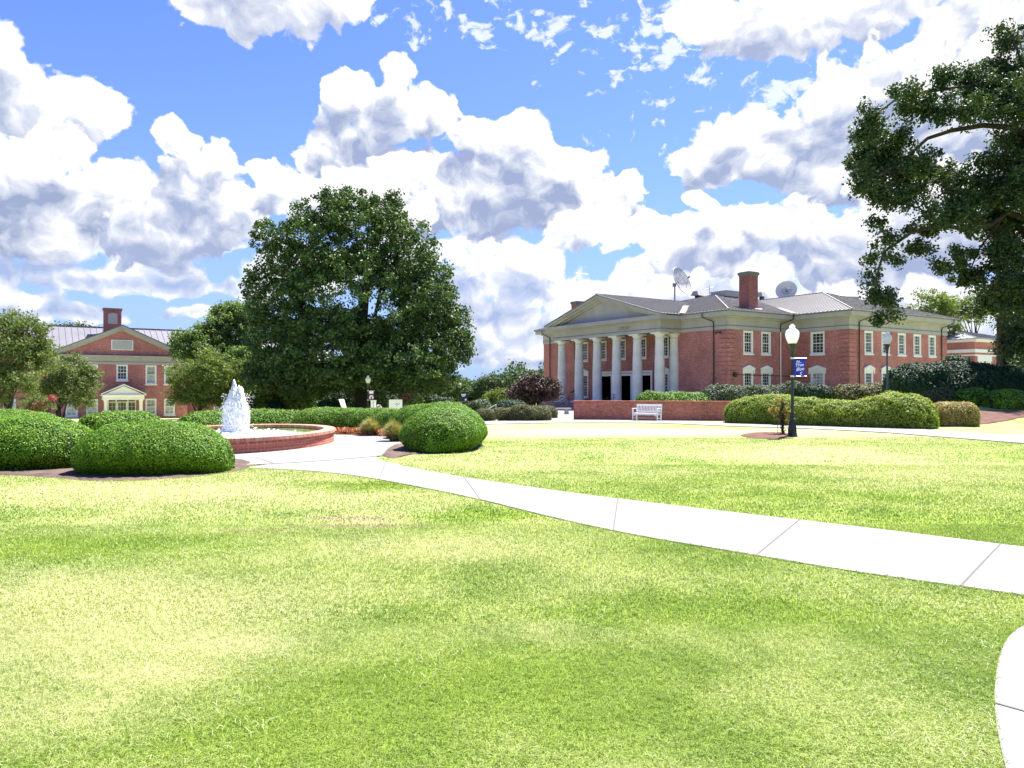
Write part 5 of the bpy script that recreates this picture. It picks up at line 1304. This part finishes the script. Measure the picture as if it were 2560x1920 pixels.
cm_ = [o for o in C.objects if o.name.startswith('crape_myrtle')][0]
blossoms('', [ell(1020, 988, 59.5, 12, 6), ell(1008, 998, 59.6, 10, 5)], 150, 0.15, cm_)
# young staked tree in the mulch ring by the near lamp post
g_ = G(1957, 1090)
yt = tree('young_tree', (g_[0], g_[1], gzf(*g_)), 0.9, 0.035, [(g_[0] - 0.10, g_[1], gzf(*g_) + 1.02, 0.24, 0.2, 0.34), (g_[0] + 0.17, g_[1], gzf(*g_) + 0.68, 0.18, 0.18, 0.25), (g_[0] - 0.32, g_[1], gzf(*g_) + 0.9, 0.14, 0.14, 0.14)], 'tan',
          'young staked tree with yellowing leaves in the mulch ring beside the near lamp post', seed=55, nclump=60, per=26, clump=0.10, leaf=0.06, nlimb=12)
m = MB()
for dx in (-0.16, 0.2): m.tube([(dx, 0.05, -0.1), (dx, 0.05, 0.85)], 0.012, 5)
m.build('stake', M['bark_pale'], yt)
V, F = leaf_quads(np.stack([rg.normal(0, 0.05, 500), rg.normal(0, 0.05, 500), rg.random(500) * 1.25], 1), 0.07, rg); obj('withered_leaves', npmesh('withered_leaves', V, F, M['plum']), yt)

# ---- the large oak
p = onz(903, 66)
oak = [ell(800, 620, 66, 110, 90, 4.5), ell(900, 590, 66, 130, 100, 5), ell(990, 640, 66, 110, 100, 4.5), ell(1060, 740, 66, 90, 110, 4.5), ell(1095, 850, 66, 85, 100, 4.5), ell(900, 760, 66, 230, 150, 7.5),
       ell(720, 640, 66, 70, 70, 3), ell(700, 760, 66, 80, 100, 4), ell(690, 870, 66, 85, 90, 4.5), ell(830, 880, 65, 180, 110, 7.5), ell(1000, 900, 65, 140, 100, 6.5), ell(790, 530, 66, 55, 45, 2), ell(880, 515, 66, 70, 45, 2.5),
       ell(960, 530, 66, 55, 45, 2), ell(665, 600, 66, 38, 60, 1.5), ell(640, 720, 66, 34, 60, 1.5), ell(1140, 800, 66, 36, 55, 1.5), ell(1150, 880, 66, 34, 60, 1.5), ell(820, 490, 66, 16, 18, 0.6), ell(975, 490, 66, 20, 16, 0.7), ell(1172, 840, 66, 14, 16, 0.6), ell(672, 548, 66, 20, 18, 0.7), ell(760, 945, 65, 130, 40, 6), ell(1040, 950, 65, 110, 36, 6), ell(660, 930, 66, 50, 50, 3), ell(900, 930, 63, 150, 45, 5)]
tree('oak_tree', p, 4.2, 0.62, oak, 'oak', 'very large dark green oak towering behind the fountain hedges', seed=61, nclump=2900, per=58, clump=0.68, leaf=0.26, nlimb=14, shell=0.5, low=1.2, twigs=40)

# ---- the near right oak
def sp(*a): return a
ro = [(2525, 95, 46, 40), (2500, 180, 75, 50), (2430, 195, 60, 45), (2358, 192, 45, 36), (2262, 236, 44, 28), (2180, 300, 46, 42), (2310, 262, 72, 46), (2420, 268, 90, 44), (2545, 255, 80, 60), (2165, 372, 42, 58), (2225, 345, 60, 50), (2152, 450, 36, 42),
      (2200, 480, 58, 46), (2265, 440, 60, 56), (2215, 410, 60, 50), (2345, 430, 60, 36), (2400, 455, 70, 34), (2500, 400, 80, 30), (2460, 478, 100, 44), (2545, 470, 60, 60), (2192, 560, 24, 22), (2300, 540, 44, 26), (2262, 565, 36, 26),
      (2390, 540, 90, 38), (2500, 560, 90, 50), (2330, 575, 44, 22), (2230, 590, 42, 30), (2200, 640, 36, 36), (2190, 700, 26, 40), (2215, 745, 44, 30), (2235, 775, 34, 30), (2190, 735, 26, 18), (2205, 800, 26, 18), (2250, 660, 14, 40), (2400, 640, 36, 34), (2170, 330, 34, 40), (2130, 410, 18, 30), (2240, 500, 60, 30), (2300, 400, 60, 30), (2300, 620, 40, 22), (2480, 240, 90, 50), (2550, 340, 50, 30), (2420, 500, 90, 26), (2290, 470, 50, 40), (2190, 420, 60, 60), (2360, 665, 34, 18), (2430, 690, 50, 36), (2500, 640, 70, 50),
      (2540, 720, 60, 80), (2470, 760, 60, 46), (2545, 850, 55, 70), (2560, 930, 44, 50), (2640, 400, 120, 300), (2660, 150, 100, 120), (2640, 720, 90, 120)]
rr = np.random.default_rng(5)
rol = [ell(a, b, 45 + rr.uniform(-2.2, 2.2), rx, ry) for a, b, rx, ry in ro]
TB = onz(2720, 46)
rt = tree('oak_tree', TB, 9.0, 0.75, rol, 'oak_near', 'tall oak reaching in from the right edge over the library roof', seed=62, nclump=2500, per=56, clump=0.50, leaf=0.20, nlimb=5, shell=0.12, twigs=170, flat=0.85)
def limb(pts, r0, r1):
    lb = MB(); r0 *= 0.75
    Q = [tuple(at(a, b, y) - TB) for a, b, y in pts]; n = len(Q); lb.tube(Q, [r0 + (r1 - r0) * i / (n - 1) for i in range(n)], 7); lb.build('limb', M['bark'], rt)
limb([(2700, 420, 46), (2600, 350, 45.5), (2540, 318, 45), (2460, 312, 44.8), (2380, 325, 44.6), (2320, 345, 44.5), (2260, 400, 44.3), (2200, 440, 44)], 0.30, 0.06)
limb([(2700, 560, 46), (2600, 470, 45), (2520, 445, 44.6), (2430, 450, 44.4), (2360, 440, 44.2), (2290, 470, 44)], 0.24, 0.05)
limb([(2700, 640, 46), (2600, 560, 45), (2520, 530, 44.6), (2480, 560, 44.4), (2420, 575, 44.2), (2350, 560, 44.2), (2280, 580, 44), (2210, 630, 44), (2190, 700, 44), (2215, 760, 44)], 0.30, 0.04)
limb([(2700, 300, 46), (2600, 240, 45.5), (2500, 210, 45), (2420, 215, 44.5), (2330, 225, 44.5), (2250, 240, 44), (2185, 290, 44)], 0.26, 0.05)
limb([(2600, 240, 45.5), (2560, 160, 45.5), (2530, 80, 45.5)], 0.16, 0.04)
limb([(2520, 530, 44.6), (2450, 620, 44.6), (2420, 690, 44.6)], 0.10, 0.03)
limb([(2350, 560, 44.2), (2300, 520, 44.2), (2230, 500, 44.2), (2170, 460, 44.2)], 0.09, 0.03)
limb([(2700, 760, 46), (2600, 700, 45), (2540, 720, 44.6), (2470, 740, 44.6)], 0.2, 0.04)

# ---- other trees
def simple(name, px, Y, th, tr, lobes, mat, label, seed, ncl, per, clump, leaf, cat='tree', group=None, stems=1, bark='bark', nlimb=8, shell=0.35, low=None):
    b = onz(px, Y); return tree(name, b, th, tr, [ell(a, c, Y + dy, rx, ry) for a, c, dy, rx, ry in lobes], mat, label, cat, group, seed, ncl, per, clump, leaf, nlimb, bark, shell, stems=stems, low=low)
simple('crape_myrtle', 20, 52, 1.6, 0.10, [(20, 870, 0, 95, 100), (-30, 830, 1, 80, 70), (70, 850, 0, 50, 60), (30, 950, -1, 85, 60), (110, 890, 1, 30, 50)], 'myrtle', 'broad grey green myrtle at the left picture edge', 71, 620, 44, 0.5, 0.17, stems=4, nlimb=14)
simple('crape_myrtle', 150, 64, 1.4, 0.08, [(160, 935, 0, 62, 45), (190, 980, 0, 55, 45), (120, 970, 0, 50, 40), (225, 945, 1, 36, 40), (170, 900, 1, 40, 22)], 'myrtle', 'thin myrtle veiling the left windows of the hall', 72, 380, 40, 0.48, 0.17, stems=4, nlimb=14, shell=0.2)
simple('crape_myrtle', 500, 68, 1.5, 0.08, [(470, 940, 0, 55, 45), (520, 930, 0, 60, 60), (560, 960, 1, 60, 55), (450, 985, 0, 40, 28), (600, 940, 2, 50, 50), (510, 990, 0, 70, 26)], 'yellowgreen', 'yellow green myrtle covering the right windows of the hall', 73, 620, 44, 0.5, 0.18, stems=4, nlimb=14)
simple('hardwood_tree', 500, 74, 4, 0.22, [(500, 870, 0, 62, 50), (455, 860, 0, 34, 36), (530, 830, 1, 40, 40), (600, 900, 0, 60, 40)], 'midgreen', 'mid green tree hiding the right end of the hall roof', 74, 420, 44, 0.6, 0.24)
simple('hardwood_tree', 590, 77, 5, 0.25, [(590, 830, 0, 62, 75), (560, 790, 0, 36, 34), (615, 790, 0, 40, 48), (610, 900, 0, 60, 60)], 'midgreen', 'paler tree between the hall roof and the large oak', 75, 520, 44, 0.6, 0.24)
simple('hardwood_tree', 60, 120, 4, 0.25, [(40, 850, 0, 60, 45), (0, 835, 0, 50, 50), (110, 840, 0, 60, 36)], 'distant', 'tree crown behind the left end of the hall roof', 76, 300, 36, 1.0, 0.4)
simple('hardwood_tree', 190, 125, 4, 0.25, [(190, 848, 0, 50, 42), (230, 850, 0, 26, 32)], 'distant', 'low tree crown just left of the hall chimney', 77, 200, 36, 1.0, 0.4)
for i, (px, top, w_, lab) in enumerate(((1095, 955, 70, 'far tree just right of the large oak, half behind it'), (1178, 948, 60, 'far round tree at the left of the gap before the library'), (1232, 934, 52, 'far tree in the middle of the gap before the library'), (1288, 926, 50, 'far taller tree behind the plum tree left side'), (1345, 925, 55, 'far tree directly above the plum tree'), (1400, 932, 50, 'far tree touching the library left corner'))):
    hh = (1020 - top) / 2
    simple('hardwood_tree', px, 128 + 3 * (i % 2), 3, 0.25, [(px, top + hh, 0, w_, hh), (px - w_ * 0.4, top + hh * 1.1, 0, w_ * 0.5, hh * 0.9), (px + w_ * 0.35, top + hh * 0.95, 0, w_ * 0.45, hh * 0.95)], 'distant', lab, 80 + i, 260, 36, 1.0, 0.40, group='trees on the far side before the library')
simple('hardwood_tree', 2330, 118, 8, 0.3, [(2330, 760, 0, 50, 50), (2300, 790, 0, 40, 34), (2370, 780, 0, 40, 50), (2350, 830, 0, 60, 40)], 'yellowgreen', 'pale sunlit tree above the library right end', 90, 170, 40, 0.9, 0.36, shell=0.2)
simple('hardwood_tree', 2500, 84, 9, 0.4, [(2550, 760, 0, 60, 110), (2580, 860, 0, 80, 110), (2600, 700, 0, 90, 130), (2530, 900, 0, 36, 60)], 'oak_near', 'dark tree filling the right edge behind the evergreen mound', 91, 620, 44, 0.85, 0.30)
simple('hardwood_tree', 2440, 130, 9, 0.3, [(2440, 775, 0, 60, 40), (2400, 770, 0, 36, 30)], 'yellowgreen', 'mid green tree over the far banded building', 92, 160, 40, 0.8, 0.3, shell=0.2)
# row of thin trunked trees in the shade under the large oak
for i, (px, lab) in enumerate(((578, 'slim shaded tree behind the jet, left of its spray'), (640, 'slim shaded tree behind the jet, touching its right side'), (752, 'slim shaded tree in front of the brick wing window'), (662, 'slim shaded tree right of the water jet'), (712, 'slim shaded tree at the brick wing left corner'), (790, 'slim shaded tree right of the brick wing window'))):
    simple('slim_tree', px, 76 + i, 2.0, 0.07, [(px, 955, 0, 56, 36), (px + 14, 930, 0, 36, 24), (px - 10, 985, 0, 50, 28), (px + 8, 1010, 0, 40, 14)], 'oak', lab, 95 + i, 330, 40, 0.55, 0.22, group='slim trees in the shade of the large oak', stems=2, bark='bark_pale', nlimb=8)
for i, (px, lab) in enumerate(((1040, 'shaded tree under the right side of the large oak'), (1120, 'shaded tree behind the blue bannered lamp'))):
    simple('slim_tree', px, 84 + i, 1.6, 0.08, [(px, 975, 0, 60, 40), (px - 20, 1000, 0, 50, 24)], 'oak', lab, 105 + i, 240, 36, 0.6, 0.24, group='slim trees in the shade of the large oak', stems=2, nlimb=8)
# red flowering myrtle at the far left
cm2 = simple('crape_myrtle', 100, 56, 0.8, 0.04, [(95, 1008, 0, 46, 20)], 'myrtle', 'low myrtle with crimson blossoms beside the grey box', 110, 70, 30, 0.3, 0.13, 'shrub', stems=3, nlimb=6)
blossoms('', [ell(78, 1022, 55.5, 20, 7, 0.4), ell(104, 1010, 55.5, 20, 8, 0.4), ell(130, 995, 55.6, 14, 10, 0.4)], 620, 0.13, cm2)
# far wood closing the horizon: reads as one mass
rg = np.random.default_rng(77); n = 900
az_ = np.radians(rg.uniform(-46, 46, n)); dist = rg.uniform(165, 235, n); Cx = np.sin(az_) * dist; Cy = np.cos(az_) * dist
hgt = 5.5 + 2.5 * np.sin(az_ * 23) + 1.5 * np.sin(az_ * 61 + 1); Cz = -3 + rg.random(n) * (hgt + 3)
k = np.repeat(np.arange(n), 60); d = rg.standard_normal((len(k), 3)); d /= np.linalg.norm(d, axis=1, keepdims=True)
P_ = np.stack([Cx, Cy, Cz], 1)[k] + d * (rg.random(len(k)) ** 0.5 * 2.4)[:, None]
V, F = leaf_quads(P_, 0.95, rg, d * 0.6 + np.array([0, 0, 0.4]))
tag(obj('distant_woods', npmesh('distant_woods', V, F, M['distant'])), 'far wooded skyline along the horizon', 'woods', kind='stuff')

# longer bleached strands lying in the lawn near the camera
rg = np.random.default_rng(8); n = 30000
y = 2.9 + 7.5 * rg.random(n) ** 1.2; x = (rg.random(n) * 2 - 1) * (y * 0.715 + 0.3)
wb_ = Wob(31, 1.1)(np.stack([x, y, y * 0], 1)) + Wob(32, 3.4)(np.stack([x, y, y * 0], 1)) * 0.6 - 0.25 * x / y * 1.5
k = (wb_ + rg.standard_normal(n) * 0.5 > 0.55) & ~onpave(x, y); x, y = x[k], y[k]; n = len(x); z = gz(x, y)
a = rg.random(n) * 6.283; L_ = 0.025 + 0.035 * rg.random(n); w_ = 0.0006 + 0.0004 * rg.random(n) + y * 0.0001; cv = (rg.random(n) - 0.5) * 1.6
pts = []
px_, py_, pz_ = x.copy(), y.copy(), z + 0.018 + 0.014 * rg.random(n); up_ = 0.25 + 0.5 * rg.random(n)
for s_ in range(4):
    pts.append((px_.copy(), py_.copy(), pz_.copy(), a.copy()))
    px_ = px_ + np.cos(a) * L_ / 3; py_ = py_ + np.sin(a) * L_ / 3; pz_ = pz_ + L_ / 3 * up_; up_ = up_ - 0.55; a = a + cv / 3
V = np.stack([np.stack([p[0] - np.sin(p[3]) * w_ * sg, p[1] + np.cos(p[3]) * w_ * sg, p[2]], 1) for p in pts for sg in (-1, 1)], 1).reshape(-1, 3)
k = np.arange(n)[:, None] * 8; F = np.concatenate([k + np.array([[2 * i, 2 * i + 1, 2 * i + 3, 2 * i + 2]]) for i in range(3)])
M['strand'] = leafy('bleached_strand', lambda t, p, r: t.mix(r, (0.30, 0.38, 0.12), (0.58, 0.57, 0.36)), 0.3, 0.6)
tag(obj('dry_grass', npmesh('dry_grass', V, F, M['strand'])), 'bleached longer strands tangled in the near lawn', 'grass', kind='stuff')

# ------------------------------------------------------------ lamp posts, banners, bench and small things
M['globe'] = leafy('white_lamp_globe', lambda t, p, r: t.mix(0.0, (0.93, 0.93, 0.93), (1, 1, 1)), 0.5, 0.35, 1.0, 1.0)
M['globe_dim'] = material('clear_ribbed_globe', (0.62, 0.62, 0.54), 0.15, 0, 0.6)
M['blue'] = varied('royal_blue_cloth', (0.02, 0.03, 0.62), 0.7, 0.08, 4)
M['navy'] = varied('navy_cloth', (0.02, 0.028, 0.15), 0.75, 0.12, 4)
M['redcloth'] = varied('dark_red_cloth', (0.22, 0.03, 0.035), 0.75, 0.2, 4)
M['ink'] = material('white_print', (0.86, 0.86, 0.88), 0.7)
M['aluminium'] = material('bright_aluminium', (0.75, 0.73, 0.72), 0.35, 0.4)
M['greenpole'] = varied('grey_green_pole', (0.10, 0.125, 0.12), 0.5, 0.15, 4)
base_p = [(0.17, -0.2), (0.17, 0.05), (0.15, 0.08), (0.15, 0.12), (0.125, 0.14), (0.09, 0.55), (0.12, 0.57), (0.12, 0.62), (0.085, 0.65), (0.07, 0.78), (0.055, 0.80)]
lm_base = MB(); lm_base.lathe(base_p, n=16, smooth=False)
for k in range(8):
    a = math.pi / 4 * k; lm_base.bar((0.135 * math.cos(a), 0.135 * math.sin(a), 0.14), (0.098 * math.cos(a), 0.098 * math.sin(a), 0.54), 0.02, 0.02)
neck = [(0.05, 2.70), (0.075, 2.72), (0.055, 2.76), (0.06, 2.82), (0.085, 2.95), (0.125, 3.08), (0.145, 3.13), (0.15, 3.16), (0.02, 3.165)]
glb = [(0.125, 3.155), (0.15, 3.20), (0.205, 3.34), (0.232, 3.46), (0.225, 3.54), (0.19, 3.61), (0.12, 3.665), (0.085, 3.69), (0.095, 3.71), (0.10, 3.74), (0.075, 3.785), (0.03, 3.82), (0.0, 3.83)]
pole_m = MB(); pole_m.lathe([(0.055, 0.78), (0.05, 1.8), (0.045, 2.72)], n=14)
neck_m = MB(); neck_m.lathe(neck, n=18); glb_m = MB(); glb_m.lathe(glb, n=26)
me_base = lm_base.build('lamp_base', M['black'], me_only=True); me_pole = pole_m.build('pole', M['black'], me_only=True); me_neck = neck_m.build('lamp_neck', M['black'], me_only=True)
me_globe = glb_m.build('globe', M['globe'], me_only=True); glb2 = MB(); glb2.lathe(glb, n=26); me_globe2 = glb2.build('globe', M['globe_dim'], me_only=True)
def lamp(px, Y, topy, label, globe=None, polemat=None, rz=0.0):
    x = (px - 1280) / FPX * Y; g0 = gzf(x, Y); zt = CAMZ + (HOR - topy) / FPX * Y
    t = empty('street_lamp', (x, Y, g0), rz, label, 'street lamp', 'globe street lamps along the walks')
    k = (zt - g0) / 3.83; t.scale = (min(k, 1.12), min(k, 1.12), k)
    obj('lamp_base', me_base, t); pl = obj('pole', me_pole, t); obj('lamp_neck', me_neck, t); obj('globe', globe or me_globe, t)
    if polemat:
        pm = MB(); pm.lathe([(0.055, 0.78), (0.05, 1.8), (0.045, 2.72)], n=14); pl.data = pm.build('pole', polemat, me_only=True)
    return t
def banner(t, side, ztop, w, h, mat, lines, label, tails=False, clamps=True):
    """cloth banner on two arms; lines = (text, size, x, z, shear)"""
    r_ = MB(); s_ = side
    for z in (ztop, ztop - h - 0.03):
        r_ = MB()
        r_.tube([(0.0, 0, z), (s_ * (w + 0.12), 0, z)], 0.010, 5); r_.lathe([(0.0, -0.02), (0.022, -0.01), (0.022, 0.012), (0, 0.022)], (s_ * (w + 0.12), 0, z), 8)
        r_.lathe([(0.062, -0.03), (0.068, 0), (0.062, 0.03)], (0, 0, z), 12)
        r_.build('banner_arm', M['aluminium'], t)
    c = MB(); nx_, nz_ = 8, 12; vs = []
    for j in range(nz_ + 1):
        for i in range(nx_ + 1):
            u = i / nx_; v = j / nz_; vs.append((s_ * (0.07 + w * u), 0.012 * math.sin(5 * u + 3 * v) , ztop - 0.015 - h * v + 0.02 * u * v))
    f = [(j * (nx_ + 1) + i, j * (nx_ + 1) + i + 1, (j + 1) * (nx_ + 1) + i + 1, (j + 1) * (nx_ + 1) + i) for j in range(nz_) for i in range(nx_)]
    c.add(vs, f, True); vb = [(p[0], p[1] + 0.006, p[2]) for p in vs]; c.add(vb, [q[::-1] for q in f], True)
    b = c.build('banner', mat, t); b['label'] = label
    for tx_, sz, x, z, sh, mt in lines:
        obj('lettering', text_mesh(tx_, sz, mt, 0.002, sh, bold=0.004 * sz / 0.2), b, (s_ * (0.07 + w / 2) + x, -0.018, ztop - z), (R(90), R(-8) if sh else 0, 0))
    return b
L1 = lamp(1981, G(1981, 1092)[1], 810, 'nearest black lamp post with the blue script banner')
bn = banner(L1, 1, 2.67, 0.36, 0.58, M['blue'], [('be', 0.12, -0.07, 0.15, 0.4, M['ink']), ('True', 0.145, -0.02, 0.28, 0.4, M['ink']), ('Blue', 0.155, 0.0, 0.42, 0.4, M['ink'])], 'royal blue banner with white script')
k_ = MB(); k_.tube([(0.30 + 0.035 * math.cos(a), -0.018, 2.155 + 0.04 * math.sin(a)) for a in [R(40 + 28 * i) for i in range(10)]], 0.014, 5); k_.build('emblem', M['ink'], bn)
k_ = MB(); k_.tube([(0.11, -0.018, 2.49), (0.18, -0.018, 2.47), (0.24, -0.018, 2.51), (0.30, -0.018, 2.525)], 0.010, 5); k_.build('flourish', M['ink'], bn)
lamp(2218, 39, 828, 'plain lamp post with grey green pole behind the right hedge', polemat=M['greenpole'])
L3 = lamp(920, 58, 938, 'distant lamp post with a white and red banner in front of the dark oak trunk', me_globe2)
b3 = banner(L3, 1, 2.55, 0.42, 0.75, M['redcloth'], [], 'white and dark red banner')
k_ = MB(); k_.box(0.10, -0.03, 2.30, 0.46, -0.02, 2.52)
for (x, z, w_, h_) in ((0.11, 1.86, 0.12, 0.22), (0.34, 1.86, 0.12, 0.22), (0.16, 2.05, 0.26, 0.12)): k_.box(x, -0.03, z, x + w_, -0.021, z + h_)
k_.build('banner_print', M['ink'], b3)
L4 = lamp(1149, 84, 955, 'farthest lamp post with a navy banner right of the large oak', me_globe2)
b4 = banner(L4, 1, 2.75, 0.85, 1.15, M['navy'], [], 'navy banner with pale lettering')
k_ = MB(); k_.bar((0.2, -0.03, 2.36), (0.72, -0.03, 2.40), 0.01, 0.16); k_.bar((0.3, -0.03, 2.2), (0.62, -0.03, 2.24), 0.01, 0.10); k_.box(0.6, -0.035, 1.72, 0.78, -0.025, 1.92); k_.build('banner_print', M['ink'], b4)
lamp(634, 62, 985, 'small distant lamp globe just right of the water jet', me_globe2)

# white slatted bench
g_ = G(1622, 1052.3)
bench = empty('garden_bench', (g_[0], g_[1] + 0.05, gzf(*g_) + 0.03), R(-33), 'white slatted garden bench in front of the brick wall', 'bench')
W_ = 1.50; Dp = 0.56; sh_ = 0.42; bh = 0.90
m = MB()
for k in range(5): y = -Dp + 0.05 + k * 0.11; m.box(-W_ / 2 + 0.03, y, sh_ - 0.03, W_ / 2 - 0.03, y + 0.09, sh_)
m.box(-W_ / 2 + 0.05, -Dp + 0.02, sh_ - 0.11, W_ / 2 - 0.05, -Dp + 0.045, sh_ - 0.032); m.build('seat', M['white2'], bench)
m = MB(); m.bar((-W_ / 2 + 0.06, 0.10, bh - 0.05), (W_ / 2 - 0.06, 0.10, bh - 0.05), 0.035, 0.10); m.bar((-W_ / 2 + 0.06, 0.02, sh_ + 0.08), (W_ / 2 - 0.06, 0.02, sh_ + 0.08), 0.03, 0.06)
for k in range(15): x = -W_ / 2 + 0.12 + k * (W_ - 0.24) / 14; m.bar((x, 0.022, sh_ + 0.10), (x, 0.098, bh - 0.09), 0.045, 0.015)
m.build('backrest', M['white2'], bench)
for sx in (-1, 1):
    x = sx * (W_ / 2 - 0.03)
    m = MB(); m.bar((x, -0.02, 0), (x, 0.02, sh_), 0.06, 0.06); m.bar((x, 0.02, sh_), (x, 0.11, bh + 0.01), 0.06, 0.05); m.build('leg', M['white2'], bench)
    m = MB(); m.bar((x, -Dp + 0.03, 0), (x, -Dp + 0.03, sh_ + 0.22), 0.06, 0.06); m.build('leg', M['white2'], bench)
    m = MB(); m.bar((x, -Dp - 0.05, sh_ + 0.235), (x, 0.06, sh_ + 0.25), 0.075, 0.03); m.lathe([(0.038, -0.015), (0.038, 0.015)], (x, -Dp - 0.05, sh_ + 0.232), 8); m.build('armrest', M['white2'], bench)
    m = MB(); m.bar((x, -Dp + 0.06, 0.13), (x, -0.04, 0.13), 0.03, 0.04); m.bar((x, -Dp + 0.06, sh_ - 0.07), (x, -0.02, sh_ - 0.07), 0.035, 0.07); m.build('side_rail', M['white2'], bench)
m = MB()
for sx in (-1, 1):
    for k in range(5): a = math.pi / 2 * k / 4; m.bar((sx * (W_ / 2 - 0.06), -Dp + 0.03, sh_ - 0.11 - 0.035 * 1), (sx * (W_ / 2 - 0.06 - 0.13 * math.sin(a)), -Dp + 0.03, sh_ - 0.11 - 0.12 * math.cos(a) * 0.6), 0.02, 0.03)
m.bar((-W_ / 2 + 0.07, -Dp * 0.5, 0.14), (W_ / 2 - 0.07, -Dp * 0.5, 0.14), 0.03, 0.03); m.build('brace', M['white2'], bench)

# stone bench by the steps
p = onz(1403, 57)
sb = empty('stone_bench', (p.x, p.y, p.z), R(10), 'low grey stone bench beside the library steps', 'bench')
m = MB(); m.box(-0.75, -0.22, 0.40, 0.75, 0.22, 0.50); m.build('seat', M['stone'], sb)
for sx in (-1, 1):
    m = MB(); x = sx * 0.42; m.add([(x - 0.16, -0.18, 0), (x + 0.16, -0.18, 0), (x + 0.16, 0.18, 0), (x - 0.16, 0.18, 0), (x - 0.10, -0.14, 0.40), (x + 0.10, -0.14, 0.40), (x + 0.10, 0.14, 0.40), (x - 0.10, 0.14, 0.40)], [(0, 1, 5, 4), (1, 2, 6, 5), (2, 3, 7, 6), (3, 0, 4, 7)]); m.build('leg', M['stone'], sb)

# white sign board
p = onz(989, 50)
sg = empty('sign_board', (p.x, p.y, p.z), 0, 'blank looking white sign board above the far hedge', 'sign')
zt = CAMZ + (HOR - 999) / FPX * 50 - p.z
m = MB(); m.box(-0.44, -0.02, zt - 0.62, 0.44, 0.02, zt); pn = m.build('panel', M['white2'], sg)
m = MB(); m.bar((-0.05, -0.024, zt - 0.32), (0.12, -0.024, zt - 0.24), 0.006, 0.03); m.bar((0.05, -0.024, zt - 0.40), (0.30, -0.024, zt - 0.26), 0.006, 0.03); m.build('marks', M['redcloth'], pn)
for sx in (-1, 1): m = MB(); m.box(sx * 0.40 - 0.03, 0.021, -0.1, sx * 0.40 + 0.03, 0.07, zt - 0.02); m.build('post', M['white2'], sg)
# white garden chair with sloping back
p = onz(872, 46)
ch_ = empty('garden_chair', (p.x, p.y, p.z), R(78), 'white wooden garden chair turned sideways behind the hedge', 'chair')
zt = CAMZ + (HOR - 998) / FPX * 46 - p.z; s_ = zt / 1.0
m = MB()
for k in range(5): x = -0.24 + k * 0.12; m.bar((x * 1.0, 0.10, 0.30 * s_), (x * 1.25, 0.50, 1.0 * s_), 0.105, 0.02, up=(0, 1, 0))
m.build('backrest', M['white2'], ch_)
m = MB()
for k in range(5): y = -0.42 + k * 0.12; m.box(-0.27, y, 0.34 * s_, 0.27, y + 0.105, 0.36 * s_)
m.build('seat', M['white2'], ch_)
for sx in (-1, 1):
    m = MB(); m.bar((sx * 0.30, -0.42, 0), (sx * 0.30, -0.42, 0.58 * s_), 0.04, 0.08); m.build('leg', M['white2'], ch_)
    m = MB(); m.bar((sx * 0.30, 0.40, 0), (sx * 0.30, 0.10, 0.56 * s_), 0.04, 0.08); m.build('leg', M['white2'], ch_)
    m = MB(); m.bar((sx * 0.33, -0.5, 0.59 * s_), (sx * 0.31, 0.32, 0.60 * s_), 0.13, 0.025); m.build('armrest', M['white2'], ch_)
# pale boulder and two white posts near the distant lamp
p = onz(947, 52); rb = np.random.default_rng(4)
bm_ = MB(); n = 12; pr_ = [(0.42, -0.1), (0.46, 0.3), (0.40, 0.65), (0.28, 0.95), (0.16, 1.15), (0.0, 1.22)]
bm_.lathe(pr_, n=n, sx=1.0, sy=0.8); bm_.v = [(v[0] + rb.normal(0, 0.04), v[1] + rb.normal(0, 0.04), v[2] + rb.normal(0, 0.03)) for v in bm_.v]
tag(bm_.build('boulder', M['stone'], None, tuple(p)), 'pale upright boulder right of the distant lamp post', 'boulder')
for px, lab in ((930, 'short white post directly below the distant banner'), (937, 'short white post beside the pale boulder')):
    p = onz(px, 51); m = MB(); zt = CAMZ + (HOR - 1001) / FPX * 51 - p.z; m.box(-0.07, -0.07, -0.2, 0.07, 0.07, zt - 0.06); m.box(-0.09, -0.09, zt - 0.059, 0.09, 0.09, zt)
    tag(m.build('marker_post', M['white2'], None, tuple(p)), lab, 'post', 'white marker posts')
# utility box
p = onz(55, 54); m = MB(); zt = CAMZ + (HOR - 1026) / FPX * 54 - p.z; m.box(-0.32, -0.3, -0.1, 0.32, 0.3, zt - 0.08)
ub = tag(m.build('utility_box', M['grey_sheet'], None, tuple(p)), 'pale grey utility box at the left beside crimson blossoms', 'utility box')
m = MB(); m.box(-0.35, -0.33, zt - 0.079, 0.35, 0.33, zt); m.build('lid', M['grey_sheet'], ub)
# slanted white rail beside the olive globes
a = at(1219, 1023, 47); b = at(1241, 1011, 47); m = MB(); g1 = gzf(a.x, a.y)
rl = empty('handrail', (a.x, a.y, g1), 0, 'thin white sloping handrail above the olive globes', 'handrail')
m.tube([(0, 0, a.z - g1), (b.x - a.x, 0.0, b.z - g1)], 0.022, 6); m.build('rail', M['white2'], rl)
for t_ in (0.05, 0.95):
    m = MB(); q = a.lerp(b, t_); m.tube([(q.x - a.x, 0, q.z - g1), (q.x - a.x, 0, -0.1)], 0.018, 6); m.build('post', M['white2'], rl)
